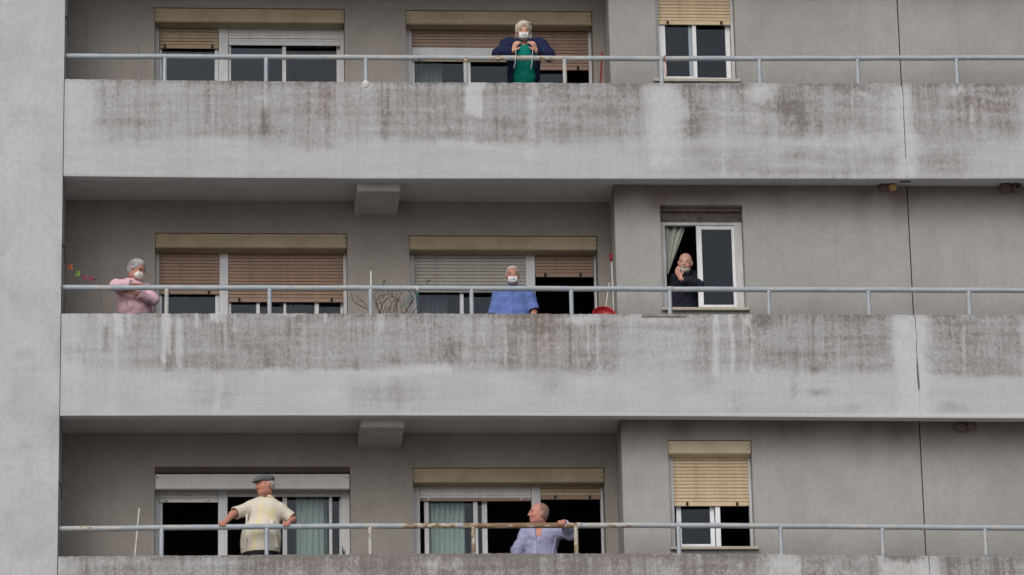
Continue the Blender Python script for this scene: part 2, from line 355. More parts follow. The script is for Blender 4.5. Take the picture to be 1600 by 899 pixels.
# (x0,x1,t0,t1,amount[,fx,ft]) in photo columns and parapet fraction from the top: grime, lime, warm
ST = {0: dict(st=[(150, 285, .02, .60, .42, 24, .10), (285, 400, -.1, .6, .52, 20), (400, 520, -.1, .66, .58, 12), (520, 590, .05, .62, .42, 10), (590, 760, -.1, .62, .62, 8, .03),
                      (760, 905, -.1, .63, .75, 8, .04), (905, 1000, .0, .62, .66, 10, .07), (960, 1012, -.1, .09, .55, 6, .03), (1068, 1095, -.1, .62, .75, 6, .06), (1060, 1170, .0, .55, .42, 10),
                      (1095, 1180, -.1, .12, .5), (1170, 1255, .1, .6, .52, 8), (1215, 1345, -.1, .48, .75, 12, .08), (1330, 1400, .02, .55, .40, 14), (1240, 1310, .40, .62, .4, 12), (1428, 1600, -.1, .60, .78, 7, .06),
                      (1428, 1510, .66, .96, .58, 12), (1380, 1410, .66, .9, .35, 9), (1215, 1300, .72, .84, .55, 10), (1290, 1400, .7, .98, .35, 14), (1090, 1200, .72, .98, .40, 16), (1180, 1330, .9, 1.0, .5, 14, .03), (1050, 1100, .7, .85, .35),
                      (155, 270, .40, .49, .25, 8, .02), (170, 270, .56, .61, .3, 6, .02), (255, 275, .5, .55, .3), (408, 418, .32, .56, .75, 2.5, .04), (435, 452, .52, .58, .4, 4, .02),
                      (478, 488, .05, .75, .32, 3), (508, 520, .05, .7, .3, 3), (596, 610, .1, .6, .35, 4), (640, 800, -.1, .03, .3, 6, .02), (155, 166, .02, .5, .25, 4), (180, 560, -.1, .06, .3, 8, .03),
                      (318, 328, .05, .45, .3, 3), (700, 712, .5, .62, .4, 3, .02), (785, 795, .05, .6, .3, 3), (815, 822, .2, .6, .3, 3), (905, 913, .2, .6, .35, 3), (1255, 1265, .3, .55, .35, 3),
                      (100, 1600, .64, 1.02, .14, 20), (1000, 1600, .6, 1.0, .12, 20), (1300, 1420, -.1, .1, .5, 8, .04), (1500, 1600, .0, .3, .25)],
              wh=[(566, 576, -.1, .09, 1.3, 4, .04), (724, 752, -.1, .36, 1.2, 4, .05), (821, 835, -.05, .85, .62, 4, .08), (1008, 1066, .03, .9, .9, 10, .06), (1172, 1210, .03, .22, 1.15, 8, .05), (1160, 1178, .08, .12, .9, 4, .02),
                  (1396, 1432, .02, 1.05, 1.0, 7, .06), (1329, 1334, .05, .95, .5, 1.5, .05), (1128, 1134, 0, 1, .65, 1.8, .05), (1488, 1512, .02, .16, .9, 6, .05), (1540, 1600, .12, .2, .6, 8, .03), (1515, 1521, .2, .5, .7, 3), (385, 425, .17, .21, .8, 6, .02), (412, 416, 0, .3, .8, 2),
                  (100, 150, 0, 1, .5, 8), (650, 700, .26, .32, .6, 8, .02), (640, 780, .64, .72, .5, 10), (1155, 1200, .3, .5, .6, 10), (1225, 1240, .35, .5, .7, 6), (1270, 1285, .55, .7, .8, 5), (1310, 1400, .58, .7, .7, 8), (1335, 1380, .1, .16, .6, 8, .02)],
              warm=[(480, 560, 0, .7, .5, 20), (255, 275, .5, .55, .7), (408, 418, .3, .5, .8, 3), (900, 960, .1, .5, .4, 20), (1160, 1175, 0, .2, .9, 5), (1500, 1590, .15, .35, .7, 15)]),
      1: dict(st=[(125, 215, 0, .56, .26, 12), (200, 260, -.1, .55, .46, 10), (250, 420, -.1, .57, .70, 6, .02), (420, 545, -.1, .56, .70, 10, .03), (545, 592, -.1, .55, .60, 8, .04), (592, 712, -.1, .52, .70, 6, .03), (703, 728, .1, .55, .40, 8, .08),
                      (712, 800, -.1, .55, .5, 10), (790, 895, -.1, .56, .82, 6, .03), (895, 965, .05, .57, .70, 8, .04), (960, 1090, -.05, .5, .36, 12, .08), (1075, 1112, -.1, .58, .60, 8), (1112, 1180, -.1, .56, .48, 8), (1178, 1398, -.1, .56, .62, 8, .05),
                      (1178, 1395, -.1, .09, .45, 6, .03), (1455, 1600, .0, .6, .74, 7, .02), (1455, 1600, -.1, .1, .35, 6, .03), (548, 645, .68, .93, .42, 16, .07), (300, 362, .68, .93, .32, 10, .05), (600, 650, .66, .8, .2), (1095, 1118, .55, .75, .4, 8), (1140, 1165, .7, 1, .4, 8),
                      (1262, 1282, .5, .58, .6, 4, .03), (1266, 1292, .74, .8, .55, 6, .015), (1325, 1345, .85, .98, .3), (1475, 1505, .85, .95, .5, 8, .03), (1235, 1245, 0, .85, .3, 4), (1170, 1176, .05, .5, .4, 3), (1330, 1395, .28, .34, .3, 8, .015), (1180, 1395, .2, .25, .22, 8, .015), (1180, 1395, .36, .41, .22, 8, .015), (1180, 1395, .48, .53, .25, 8, .015),
                      (163, 168, .1, .35, .5, 2), (300, 312, .5, .6, .2), (552, 560, .42, .57, .5, 3), (330, 345, .5, .58, .3, 4), (95, 1600, .62, 1.02, .1, 20), (95, 130, .3, .5, .3, 4), (830, 850, -.1, .5, .25, 5), (845, 880, .6, .78, .5, 12), (1000, 1080, .1, .16, .3, 6, .03), (700, 1090, -.1, .03, .35, 8, .015)],
              wh=[(150, 172, -.1, .14, .9, 6, .05), (152, 157, .1, .4, .7, 2.5), (176, 192, -.1, .24, 1.1, 5, .05), (178, 184, .2, .65, .7, 3), (196, 206, -.1, .2, .7, 4), (252, 268, -.1, .30, 1.05, 3, .05), (253, 259, .2, .52, 1.1, 2, .05), (262, 266, .2, .4, 1, 2), (274, 286, .05, .5, .85, 3, .08), (276, 284, .45, .56, 1, 3),
                  (304, 310, -.1, .16, 1.1, 2, .04), (328, 345, -.1, .09, 1.2, 3, .03), (346, 356, -.05, .12, .9, 4), (350, 353, .1, .36, .8, 1.5), (363, 368, 0, .22, .7, 2), (505, 510, -.1, .1, 1.1, 2, .03), (425, 470, -.1, .04, .9, 8, .02), (400, 450, .53, .62, .9, 8, .03), (480, 600, .55, .61, .9, 8, .025), (640, 706, .49, .60, .9, 6, .03), (590, 640, .56, .63, 1.0, 8, .02), (330, 345, .58, 1.0, .6, 4),
                  (590, 602, -.1, .2, .7, 3), (664, 668, .0, .4, .6, 2), (722, 740, .0, .55, .7, 6, .08), (755, 759, .02, .35, .9, 1.5), (787, 793, .1, .55, .7, 2.5), (815, 822, .15, .6, .75, 2.5), (884, 932, .0, .12, 1.0, 6, .04), (917, 920, .1, .46, 1.2, 1.5, .04), (884, 888, 0, .1, 1.2, 1.5), (896, 898, .1, .5, .5, 1.5), (932, 936, .1, .5, .8, 2),
                  (960, 1090, .02, .13, .62, 10, .05), (1000, 1085, .15, .5, .45, 12), (1058, 1086, .02, .5, .6, 8), (1113, 1124, -.05, .62, 1.0, 3, .05), (1136, 1144, -.05, .18, 1, 3), (1141, 1149, .15, .58, 1.0, 3, .05), (1164, 1176, -.05, .14, 1, 4), (1171, 1177, .1, .60, .9, 2.5), (1398, 1452, .02, 1.05, 1.0, 8, .05), (1504, 1508, .1, .6, .75, 1.5),
                  (1108, 1130, .55, .8, .6, 8), (1140, 1170, .6, .95, .6, 8), (95, 130, 0, 1, .4, 10)],
              warm=[(825, 880, -.1, .45, .9, 12), (420, 560, .0, .5, .3, 20), (600, 610, 0, .3, .2)]),
      2: dict(st=[(92, 260, -.1, .4, .48, 10), (250, 420, -.1, .6, .55, 14), (400, 640, -.1, .6, .72, 20), (620, 860, -.1, .6, .80, 20), (860, 1000, -.1, .6, .76, 20), (1000, 1190, -.1, .6, .68, 14), (1185, 1260, -.1, .3, .38, 10), (1255, 1370, -.1, .5, .72, 10), (1370, 1440, .0, .5, .45, 10), (1372, 1450, -.1, .05, .6, 10, .03), (1470, 1600, -.1, .5, .72, 8),
                      (730, 745, -.1, .4, .5, 5), (475, 500, -.1, .3, .35, 6), (300, 1200, -.1, .03, .3, 10, .015), (895, 905, 0, .3, .4, 4), (1064, 1072, -.1, .3, .3, 3), (92, 1600, .6, 1, .1, 20)],
              wh=[(322, 330, .02, .1, .9, 3), (650, 712, .07, .16, .7, 12, .03), (1035, 1060, .08, .25, .8, 8), (1196, 1252, .02, .26, 1.0, 6, .05), (1290, 1300, .1, .25, .8, 5), (1305, 1345, .14, .2, .8, 6, .03), (1372, 1450, .06, .3, 1.05, 8, .04), (1370, 1382, .0, .25, .9, 5), (1155, 1160, .05, .15, .9, 2), (1330, 1338, .15, .25, .9), (92, 130, 0, 1, .4, 10)],
              warm=[(380, 1180, -.1, .3, .3, 40)])}
TOPL = {0: [(100, 122.5), (330, 125.2), (560, 127.5), (790, 128.5), (1020, 129), (1310, 129.3), (1600, 130)], 1: [(95, 489), (560, 489), (1020, 489.8), (1600, 491.3)], 2: [(88, 869), (330, 867), (560, 865), (800, 863.8), (1020, 864), (1300, 866.5), (1600, 870)]}
BOTL = {0: [(100, 275), (330, 277.5), (560, 278.8), (1020, 279.2), (1600, 279)], 1: [(95, 649.5), (560, 649), (1020, 650), (1320, 652), (1600, 653.8)], 2: None}
CRK = {0: [(1406.5, 122), (1409, 132), (1411.5, 142), (1412.5, 160), (1414, 200), (1416, 240), (1416.5, 256), (1417.5, 268), (1417, 280)],
       1: [(1428, 486), (1430, 496), (1430.5, 510), (1433, 524), (1431.5, 538), (1433.5, 556), (1434, 575), (1435, 590), (1436.5, 604), (1436.5, 625), (1438, 655)],
       2: [(1450, 862), (1452, 880), (1453.5, 905), (1460, 1030)]}
def gap(k, z):      # width of the joint at fraction t down the parapet
    return z
def ztab(k, lst, default):
    if lst is None: return lambda X: np.full_like(np.asarray(X, float), default)
    a = np.array([PT(px, py, 0)[[0, 2]] for px, py in lst])
    return lambda X: np.interp(X, a[:, 0], a[:, 1])
# pixel of a world point (for placing the grime map)
def pix(x, y, z):
    d = np.stack([x-CX, y-CY, z-CZ], -1); zz = d@_fw
    return 800+FPX*(d@_r2)/zz, 449.5-FPX*(d@_u2)/zz
def parapet(k):
    zt = ztab(k, TOPL.get(k), -k*H); zb = ztab(k, BOTL.get(k), -k*H-PAR)
    crk = np.array([PT(px, py, 0)[[0, 2]] for px, py in CRK[k]]) if k in CRK else np.array([[XK+.0, 10], [XK+.25, -20]])
    if k not in CRK: crk = np.array([[XK, -k*H+.1], [XK+.03, -k*H-1.3]])
    crk = crk[np.argsort(crk[:, 1])]
    nz = 44
    for side in (0, 1):
        x0, x1 = (XC+.004, None) if side == 0 else (None, XR)
        nx = int(((XK-XC) if side == 0 else (XR-XK))/.027) if k in ST else 12
        u = np.linspace(0, 1, nx)
        V = []; 
        tt = np.concatenate([[0, .012], np.linspace(.03, .985, nz-3), [1.0]])
        Xm = np.zeros((nz, nx)); Zm = np.zeros((nz, nx))
        for j, t in enumerate(tt):
            zc = -k*H-PAR*t; cxk = np.interp(zc, crk[:, 1], crk[:, 0])
            if k == 0: wd = (.022+.005*math.sin(j*1.7)) if t < .78 else .003
            elif k == 1: wd = (.009 if t < .42 else (.027 if t < .73 else .002))+(.002*math.sin(j*2.3) if t < .73 else 0)
            else: wd = .010
            if side == 0: xs = x0+(cxk-wd/2-x0)*u
            else: xs = cxk+wd/2+(x1-cxk-wd/2)*u
            T = zt(xs); Bz = zb(xs)
            Xm[j] = xs; Zm[j] = T+(Bz-T)*t
        wob = .004*np.sin(Xm*2.1+k)+.003*np.sin(Xm*5.3+Zm*4)
        jag = np.interp(Xm[0], np.linspace(XL, XR, 700), rng.randn(700)*.0028)
        Zm[0] += jag-.004; 
        Ym = 0*Xm+wob*.6; Ym[0] += .012+np.abs(np.interp(Xm[0], np.linspace(XL, XR, 700), rng.randn(700)*.004))
        Ym[-1] += .004
        front = np.stack([Xm, Ym, Zm], -1).reshape(-1, 3)
        bt = np.stack([Xm[0], 0*u+PT_, Zm[0]], -1); bb = np.stack([Xm[-1], 0*u+PT_, Zm[-1]], -1)
        V = np.concatenate([front, bt, bb]); F = []
        idx = lambda j, i: j*nx+i
        for j in range(nz-1):
            for i in range(nx-1): F.append((idx(j, i), idx(j+1, i), idx(j+1, i+1), idx(j, i+1)))
        o1 = nz*nx; o2 = o1+nx
        for i in range(nx-1):
            F.append((i, i+1, o1+i+1, o1+i)); F.append((o1+i, o1+i+1, o2+i+1, o2+i)); F.append((o2+i, o2+i+1, idx(nz-1, i+1), idx(nz-1, i)))
        F.append(tuple([idx(j, 0) for j in range(nz)][::-1]+[o1, o2])); F.append(tuple([idx(j, nx-1) for j in range(nz)]+[o2+nx-1, o1+nx-1]))
        cols = np.zeros((len(V), 4)); cols[:, 3] = np.clip((zt(V[:, 0])-V[:, 2])/PAR, 0, 1)
        if k in ST:
            px, py = pix(V[:, 0], V[:, 1]*0, V[:, 2]); Tn = zt(V[:, 0]); Bn = zb(V[:, 0]); t = (Tn-V[:, 2])/(Tn-Bn)
            rj = np.random.RandomState(40+k); gx = lambda n_, a_: a_*np.interp(V[:, 0], np.linspace(XL, XR, n_), rj.randn(n_)); gz = lambda n_, a_: a_*np.interp(V[:, 2]+.15*V[:, 0], np.linspace(-12, 4, n_), rj.randn(n_))
            am_ = (.9, .35, .9)[k]; pxw = px+gz(70, 3.0)+gz(260, 1.6)+gz(900, .9); tw = t+am_*(gx(60, .012)+gx(240, .014)+gx(600, .010))
            def acc(lst, mode):
                r = np.zeros(len(V))
                for q in lst:
                    x0_, x1_, t0, t1, am = q[:5]; fx = q[5] if len(q) > 5 else 6; ft = q[6] if len(q) > 6 else .05
                    if fx >= 6: fx = fx*1.9; ft = ft*1.4; am = am*(.85 if mode else .92)
                    v = am*rect(px if fx < 4 else pxw, tw, x0_, x1_, t0, t1, fx, ft)
                    r = np.maximum(r, v) if mode else r+v*(1-.45*np.clip(r, 0, 1))
                return r
            cols[:, 0] = np.clip(acc(ST[k]['st'], 0)*(1.0, 1.12, 1.7)[k]+(.20, .16, .1)[k]*rect(px, tw, 140, 1700, -.2, .62, 30, .06), 0, 1.5); cols[:, 1] = acc(ST[k]['wh'], 1); cols[:, 2] = acc(ST[k]['warm'], 1)
        else: cols[:, 0] = .5
        me = mesh_from(V, F, 'parapet', cols=cols)
        link('parapet', me, PARA, B)
    # joint filler: dark recessed strip behind the gap
    xa = float(crk[:, 0].min())-.05; xb = float(crk[:, 0].max())+.05
    MB().box(xa, xb, PT_*.55, PT_*.9, -k*H-PAR+.02, -k*H-.03).build('joint_filler', RUBBER, B)
for k in (-1, 0, 1, 2, 3): parapet(k)  # the topmost is out of view, built to block light
# lime mortar collars under posts, coping strip
def blob(name, c, r, mat, parent, seed=0, **kw):
    bm = bmesh.new(); bmesh.ops.create_icosphere(bm, subdivisions=3, radius=1)
    rs = random.Random(seed); ph = [rs.uniform(0, 6) for _ in range(6)]
    for v in bm.verts:
        n = v.co.copy(); d = 1+.12*math.sin(5*n.x+ph[0])*math.sin(4*n.z+ph[1])+.08*math.sin(11*n.x+ph[2])*math.sin(9*n.z+ph[3])*math.sin(8*n.y+ph[4])
        v.co = Vector((c[0]+n.x*r[0]*d, c[1]+n.y*r[1]*d, c[2]+n.z*r[2]*d))
    me = bpy.data.meshes.new(name); bm.to_mesh(me); bm.free(); me.polygons.foreach_set('use_smooth', [True]*len(me.polygons))
    return link(name, me, mat, parent, **kw)
MORTAR = mat_simple('lime_mortar', (.50, .50, .49), .95, .25, 30, bumpst=.8)
p = PT(571.5, 131, 0.0); blob('mortar_lump', (p[0], .02, p[2]-.01), (.05, .035, .055), MORTAR, B, 3)
a = PT(1002, 491.5, 0); b = PT(1072, 491.5, 0)
MB().box(a[0], b[0], -.012, .03, a[2]-.03, a[2]+.004).build('coping_strip', mat_simple('old_batten', (.22, .20, .18), .9, .3, 20), B, bevel=.002)

# ---- pier at the left, with its grime map
def grid_face_box(name, mat, x0, x1, y0, y1, z0, z1, nx, nz, fn, parent):
    us = np.linspace(x0, x1, nx); zs = np.linspace(z1, z0, nz)
    Xg, Zg = np.meshgrid(us, zs); V = np.stack([Xg, 0*Xg+y0, Zg], -1).reshape(-1, 3); F = []
    for j in range(nz-1):
        for i in range(nx-1): F.append((j*nx+i, (j+1)*nx+i, (j+1)*nx+i+1, j*nx+i+1))
    V2 = V.copy(); V2[:, 1] = y1; n = len(V); 
    ring = [i for i in range(nx)]+[j*nx+nx-1 for j in range(1, nz)]+[(nz-1)*nx+i for i in range(nx-2, -1, -1)]+[j*nx for j in range(nz-2, 0, -1)]
    V = list(V)+[V2[i] for i in ring]; m = len(ring)
    for q in range(m): F.append((ring[q], ring[(q+1) % m], n+(q+1) % m, n+q))
    F.append(tuple(n+q for q in range(m)))
    V = np.array(V); px, py = pix(V[:, 0], V[:, 1], V[:, 2])
    cols = np.zeros((len(V), 3)); cols[:, 0] = fn(px, py, V)
    return link(name, mesh_from(V, F, name, cols=cols), mat, parent)
def pier_grime(px, py, V):
    edge = np.interp(py, [0, 290, 488, 650, 899], [103, 99, 96, 93, 88])
    d = edge-px
    gj = lambda n_, a_, q_: a_*np.interp(q_, np.linspace(-60, 1000, n_), np.random.RandomState(n_).randn(n_)); px = px+gj(300, 3, py+.6*px); py = py+gj(200, 3, px*3+py)
    r = .55*np.exp(-np.clip(d, 0, 99)/7)*(.5+.5*np.sin(py*.05)+.6*rect(px, py*.001, -9e9, 9e9, .50, .62, 6, .02))
    r += 1.0*rect(px, py, 5, 70, 165, 190, 22, 14)*.55+.75*rect(px, py, 0, 60, 190, 202, 20, 5)*.5
    r += .4*rect(px, py, 5, 40, 790, 812, 24, 16)+.42*rect(px, py, 0, 95, 828, 862, 28, 24)+.3*rect(px, py, 20, 80, 855, 880, 12, 10)
    r += .5*rect(px, py, 20, 60, 545, 560, 10, 6)+.35*rect(px, py, 10, 70, 570, 580, 12, 5)+.5*rect(px, py, 75, 90, 640, 720, 6, 30)+.35*rect(px, py, 20, 60, 690, 705, 12, 8)
    return np.clip(r*.9+.12, 0, 1)
grid_face_box('pier', PIER, XL, XC-.004, -.008, 1.6, -H*3.2, H+1.2, 150, 420, pier_grime, B)
grid_face_box('pier', PIER, XL+.01, XC-.012, 0.0, 1.59, GROUND, -H*3.2-.002, 4, 4, lambda a, b, V: .1+0*a, B)

# ---- walls with openings
def wall_with_holes(name, mat, x0, x1, z0, z1, holes, y0, y1, fn, parent, step=.12):
    xs = sorted(set([x0, x1]+[h[0] for h in holes]+[h[1] for h in holes])); zs = sorted(set([z0, z1]+[h[2] for h in holes]+[h[3] for h in holes]))
    def sub(a):
        o = []
        for p, q in zip(a[:-1], a[1:]):
            n = max(1, int(round((q-p)/step))); o += [p+(q-p)*i/n for i in range(n)]
        return o+[a[-1]]
    xs = sub(xs); zs = sub(zs); V = []; F = []; ids = {}
    def vid(i, j, s):
        key = (i, j, s)
        if key not in ids: ids[key] = len(V); V.append((xs[i], y0 if s == 0 else y1, zs[j]))
        return ids[key]
    def solid(i, j):
        if i < 0 or j < 0 or i >= len(xs)-1 or j >= len(zs)-1: return False
        cx = (xs[i]+xs[i+1])/2; cz = (zs[j]+zs[j+1])/2
        return not any(h[0] < cx < h[1] and h[2] < cz < h[3] for h in holes)
    for i in range(len(xs)-1):
        for j in range(len(zs)-1):
            if not solid(i, j): continue
            F.append((vid(i, j, 0), vid(i+1, j, 0), vid(i+1, j+1, 0), vid(i, j+1, 0)))
            F.append((vid(i, j, 1), vid(i, j+1, 1), vid(i+1, j+1, 1), vid(i+1, j, 1)))
            if not solid(i-1, j): F.append((vid(i, j, 0), vid(i, j+1, 0), vid(i, j+1, 1), vid(i, j, 1)))
            if not solid(i+1, j): F.append((vid(i+1, j, 0), vid(i+1, j, 1), vid(i+1, j+1, 1), vid(i+1, j+1, 0)))
            if not solid(i, j-1): F.append((vid(i, j, 0), vid(i, j, 1), vid(i+1, j, 1), vid(i+1, j, 0)))
            if not solid(i, j+1): F.append((vid(i, j+1, 0), vid(i+1, j+1, 0), vid(i+1, j+1, 1), vid(i, j+1, 1)))
    V = np.array(V); px, py = pix(V[:, 0], V[:, 1], V[:, 2]); cols = np.zeros((len(V), 3)); cols[:, 0] = fn(px, py, V)
    return link(name, mesh_from(V, F, name, cols=cols), mat, parent)

# openings, measured on the photo: (kind, storey, x-left, x-right, y-top) plus leaf details below
OP = {('A', 0): dict(x=(241.5, 538.7), yt=13, mid=70), ('B', 0): dict(x=(634.5, 926.6), yt=17, mid=70), ('W', 0): dict(x=(1026, 1150), yt=-52, mid=80, yb=123),
      ('A', 1): dict(x=(242, 543), yt=364.5, mid=430), ('B', 1): dict(x=(640, 934.6), yt=368.5, mid=430), ('W', 1): dict(x=(1033.5, 1163), yt=320.6, mid=400, yb=481),
      ('A', 2): dict(x=(241.5, 547.7), yt=729.5, mid=790), ('B', 2): dict(x=(645.8, 945.5), yt=731, mid=790), ('W', 2): dict(x=(1046, 1177), yt=688, mid=770, yb=855)}
for (t, k), o in OP.items():
    Yp = YW if t == 'W' else YB
    o['X0'] = WX(o['x'][0], o['mid'], Yp); o['X1'] = WX(o['x'][1], o['mid'], Yp); o['Z1'] = WZ(sum(o['x'])/2, o['yt'], Yp)
    o['Z0'] = WZ(sum(o['x'])/2, o['yb'], Yp) if t == 'W' else floor_z(k)+.02
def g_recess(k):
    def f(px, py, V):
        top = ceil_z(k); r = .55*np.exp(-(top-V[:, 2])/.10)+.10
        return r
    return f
def g_bay(k):
    def f(px, py, V):
        d = np.clip(ceil_z(k)-V[:, 2], 0, 9); px2 = px+10*np.sin(px*.02)
        rj = np.random.RandomState(70+k); w1 = np.interp(px, np.linspace(900, 1700, 28), rj.rand(28)); w2 = np.interp(px, np.linspace(900, 1700, 60), rj.rand(60))
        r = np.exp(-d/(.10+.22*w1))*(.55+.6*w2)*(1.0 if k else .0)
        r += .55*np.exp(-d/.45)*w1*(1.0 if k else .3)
        r += .5*rect(px, py, 1018, 1036, 300, 335, 12, 12)*(k == 1)+.4*rect(px, py, 1150, 1165, 420, 480, 3, 20)*(k == 1)
        return np.clip(r, 0, 1)+.05
    return f
for k in (-1, 0, 1, 2, 3):
    z0, z1 = floor_z(k), ceil_z(k)
    hs_ = [(OP[(t, k)]['X0'], OP[(t, k)]['X1'], OP[(t, k)]['Z0'], OP[(t, k)]['Z1']) for t in 'AB' if (t, k) in OP]
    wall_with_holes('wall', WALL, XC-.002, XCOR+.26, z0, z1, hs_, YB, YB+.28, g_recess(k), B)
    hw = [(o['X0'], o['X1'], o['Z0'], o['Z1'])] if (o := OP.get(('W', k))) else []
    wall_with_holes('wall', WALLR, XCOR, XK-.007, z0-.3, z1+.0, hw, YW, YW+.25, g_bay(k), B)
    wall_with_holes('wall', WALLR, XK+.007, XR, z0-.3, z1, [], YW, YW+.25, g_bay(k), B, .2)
    MB().box(XK-.06, XK+.06, YW+.03, YW+.2, z0-.2, z1-.002).build('joint_filler', RUBBER, B)
    # return wall between recess and bay
    wall_with_holes('wall', WALLR, XCOR+.003, XCOR+.25, z0, z1-.001, [], YW+.25, YB+.001, lambda px, py, V: .1+0*px, B, .2)
    # rooms behind
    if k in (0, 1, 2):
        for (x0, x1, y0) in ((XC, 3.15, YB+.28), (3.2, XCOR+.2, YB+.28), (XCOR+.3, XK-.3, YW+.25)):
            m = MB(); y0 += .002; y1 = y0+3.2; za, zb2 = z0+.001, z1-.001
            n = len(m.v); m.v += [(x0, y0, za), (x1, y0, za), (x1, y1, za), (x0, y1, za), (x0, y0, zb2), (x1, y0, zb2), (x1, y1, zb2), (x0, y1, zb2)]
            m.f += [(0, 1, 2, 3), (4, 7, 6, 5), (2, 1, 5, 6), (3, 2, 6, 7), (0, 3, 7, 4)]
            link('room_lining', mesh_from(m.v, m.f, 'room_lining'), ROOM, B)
    # floor slab, ceiling below it, beam
    if k > -1 or True:
        zf = floor_z(k); zc = -k*H-PAR+CEILUP
        def g_ceil(px, py, V, k=k):
            return np.clip(.62*(1-smooth(.15, .45, V[:, 1]))+.12*np.sin(V[:, 0]*1.7+k)+.10, 0, 1)
        MB().box(XC-.001, XR, PT_+.001, 4.9, zc+.03, zf).build('floor_slab', FLOORM, B)
        us = np.linspace(XC-.001, XR, 160); ys = np.array([PT_+.002, .22, .3, .4, .55, .8, YB+.01]); Xg, Yg = np.meshgrid(us, ys)
        V = np.stack([Xg, Yg, 0*Xg+zc], -1).reshape(-1, 3); nx = len(us)
        F = [(j*nx+i, j*nx+i+1, (j+1)*nx+i+1, (j+1)*nx+i)[::-1] for j in range(len(ys)-1) for i in range(nx-1)]
        V2 = V.copy(); V2[:, 2] += .028; n = len(V)
        V = np.concatenate([V, V2]); F += [tuple(n+q for q in f[::-1]) for f in F]
        cols = np.zeros((len(V), 3)); cols[:, 0] = g_ceil(None, None, V)
        link('ceiling', mesh_from(V, F, 'ceiling', cols=cols), CEIL, B)
    if k >= 0:
        # cross beam under the ceiling of storey k
        zc = ceil_z(k); pxl, pxr, pyy = {0: (554, 622, -80), 1: (557.5, 626, 300), 2: (563, 632, 660)}.get(k, (568, 640, 1030))
        bx0, bx1 = WX(pxl, pyy, .2), WX(pxr, pyy, .2)
        prof = [(PT_+.003, zc-.001), (PT_+.003, zc-.02), (PT_+.06, zc-.175), (YB+.002, zc-.175), (YB+.002, zc-.001)]
        m = MB().prism_x(prof, bx0, bx1)
        me = m.mesh(bevel=.012); a = me.color_attributes.new('tint', 'FLOAT_COLOR', 'POINT'); a.data.foreach_set('color', np.array([[.75 if v.co.y < .3 else .45, 0, 0, 1] for v in me.vertices], dtype=np.float32).ravel())
        link('cross_beam', me, CEIL, B)
# lower body of the block down to the ground, and an unseen top added to block light
MB().box(XC+.001, XR-.001, .02, 4.8, GROUND, -3*H-PAR-.01).build('lower_storeys', WALLR, B)
MB().box(XL+.02, XR-.002, 4.91, 5.2, GROUND+.002, H+1.2).build('rear_wall', WALLR, B)
MB().box(XL-.3, XR+.2, -.15, 5.4, 2*H-PAR+CEILUP+.12, 2*H-PAR+CEILUP+.4).build('light_block_roof', CEIL, B)  # out of view, added to keep light off the recesses
MB().box(XC, XR-.003, 0.002, 4.9, H*1+.002+.8, 2*H-PAR+CEILUP+.119).build('upper_storey', WALLR, B)

# brackets on the inner side of the pier
for (px, ya, yb) in ((103.5, 24, 54), (102, 382, 411), (94.5, 754, 781)):
    q0 = PT(px, ya, .05); q1 = PT(px+1, yb, .05)
    x = XC+.018
    m = MB(); m.box(XC-.003, x+.01, .03, .07, q0[2]-.03, q0[2]); m.tube([(x+.006, .05, q0[2]-.02), (x+.012, .06, q1[2])], .010, 6)
    m.build('bracket', DMETAL, B)

# ------------------------------------------------------------------ windows and doors
YD = YB+.20      # door frame plane
def jamb(parent_name, o, Yf, x_in_l, x_in_r, depth=.07, top=None, mat=None):
    pass
class Leafs: pass
slat_cache = {}
def slat_mesh(wd, pitch, mat):
    key = (round(wd, 3), round(pitch, 4), mat.name)
    if key not in slat_cache:
        h = pitch
        prof = [(.000, h*.02), (-.005, h*.12), (-.0068, h*.45), (-.006, h*.80), (-.002, h*.90), (.003, h*.99), (.006, h*.5)]
        m = MB().prism_x(prof, 0, wd); me = m.mesh(name='shutter_slat'); me.materials.append(mat); slat_cache[key] = me
    return slat_cache[key]
def shutter(win, x0, x1, z1, z0, Yf, mat, stoppers=(), pitch=.0405, barh=.05, barmat=None, tilt=0.0, stopmat=None):
    """roller shutter hanging from z1 down to z0: slats one by one, end bar, two stoppers"""
    me = slat_mesh(x1-x0, pitch, mat); z = z0+barh; n = max(0, int((z1-z)/pitch)+1)
    for i in range(n):
        if z+i*pitch > z1+.02: break
        o = bpy.data.objects.new('shutter_slat', me); COL.objects.link(o); o.parent = win
        o.location = (x0, Yf+random.uniform(-.0012, .0012), z+i*pitch+random.uniform(-.0008, .0008)); o.rotation_euler = (0, random.uniform(-.0006, .0006)+tilt, 0)
    bmx = MB().box(x0+.002, x1-.002, Yf-.010, Yf+.006, z0, z0+barh-.003).mesh(bevel=.003)
    ob = link('end_bar', bmx, barmat or mat, win)
    ob.location = (0, 0, 0)
    if tilt: ob.rotation_euler = (0, 0, 0)
    for sx in stoppers:
        m = MB().tube([(sx, Yf-.008, z0+barh*.5), (sx, Yf-.045, z0+barh*.5)], .011, 8); m.box(sx-.013, sx+.013, Yf-.016, Yf-.009, z0+barh*.1, z0+barh*.95)
        so_ = m.build('stopper', stopmat or RUBBER, win); so_.location = (0, 0, 0)
def sub(win, name, mb, mat, bevel=0, smooth=False):
    o = mb.build(name, mat, win, smooth=smooth, bevel=bevel); o.location = (0, 0, 0); return o
def box_cover(win, x0, x1, Y0, Y1, z1, z0, zl, mat):
    """roller-shutter box: flat face with rolled lower lip going back to the frame"""
    h = z1-z0
    prof = [(Y0, z1), (Y0-.004, z0+.012), (Y0+.008, z0), (Y1, zl), (Y1, z1)]
    sub(win, 'shutter_box', MB().prism_x(prof, x0, x1), mat, bevel=.002)
    for sx in (x0+.025, x1-.025):
        for zz in (z1-.05, z0+.06): sub(win, 'screw', MB().tube([(sx, Y0-.006, zz), (sx, Y0+.01, zz)], .007, 6), RUBBER)
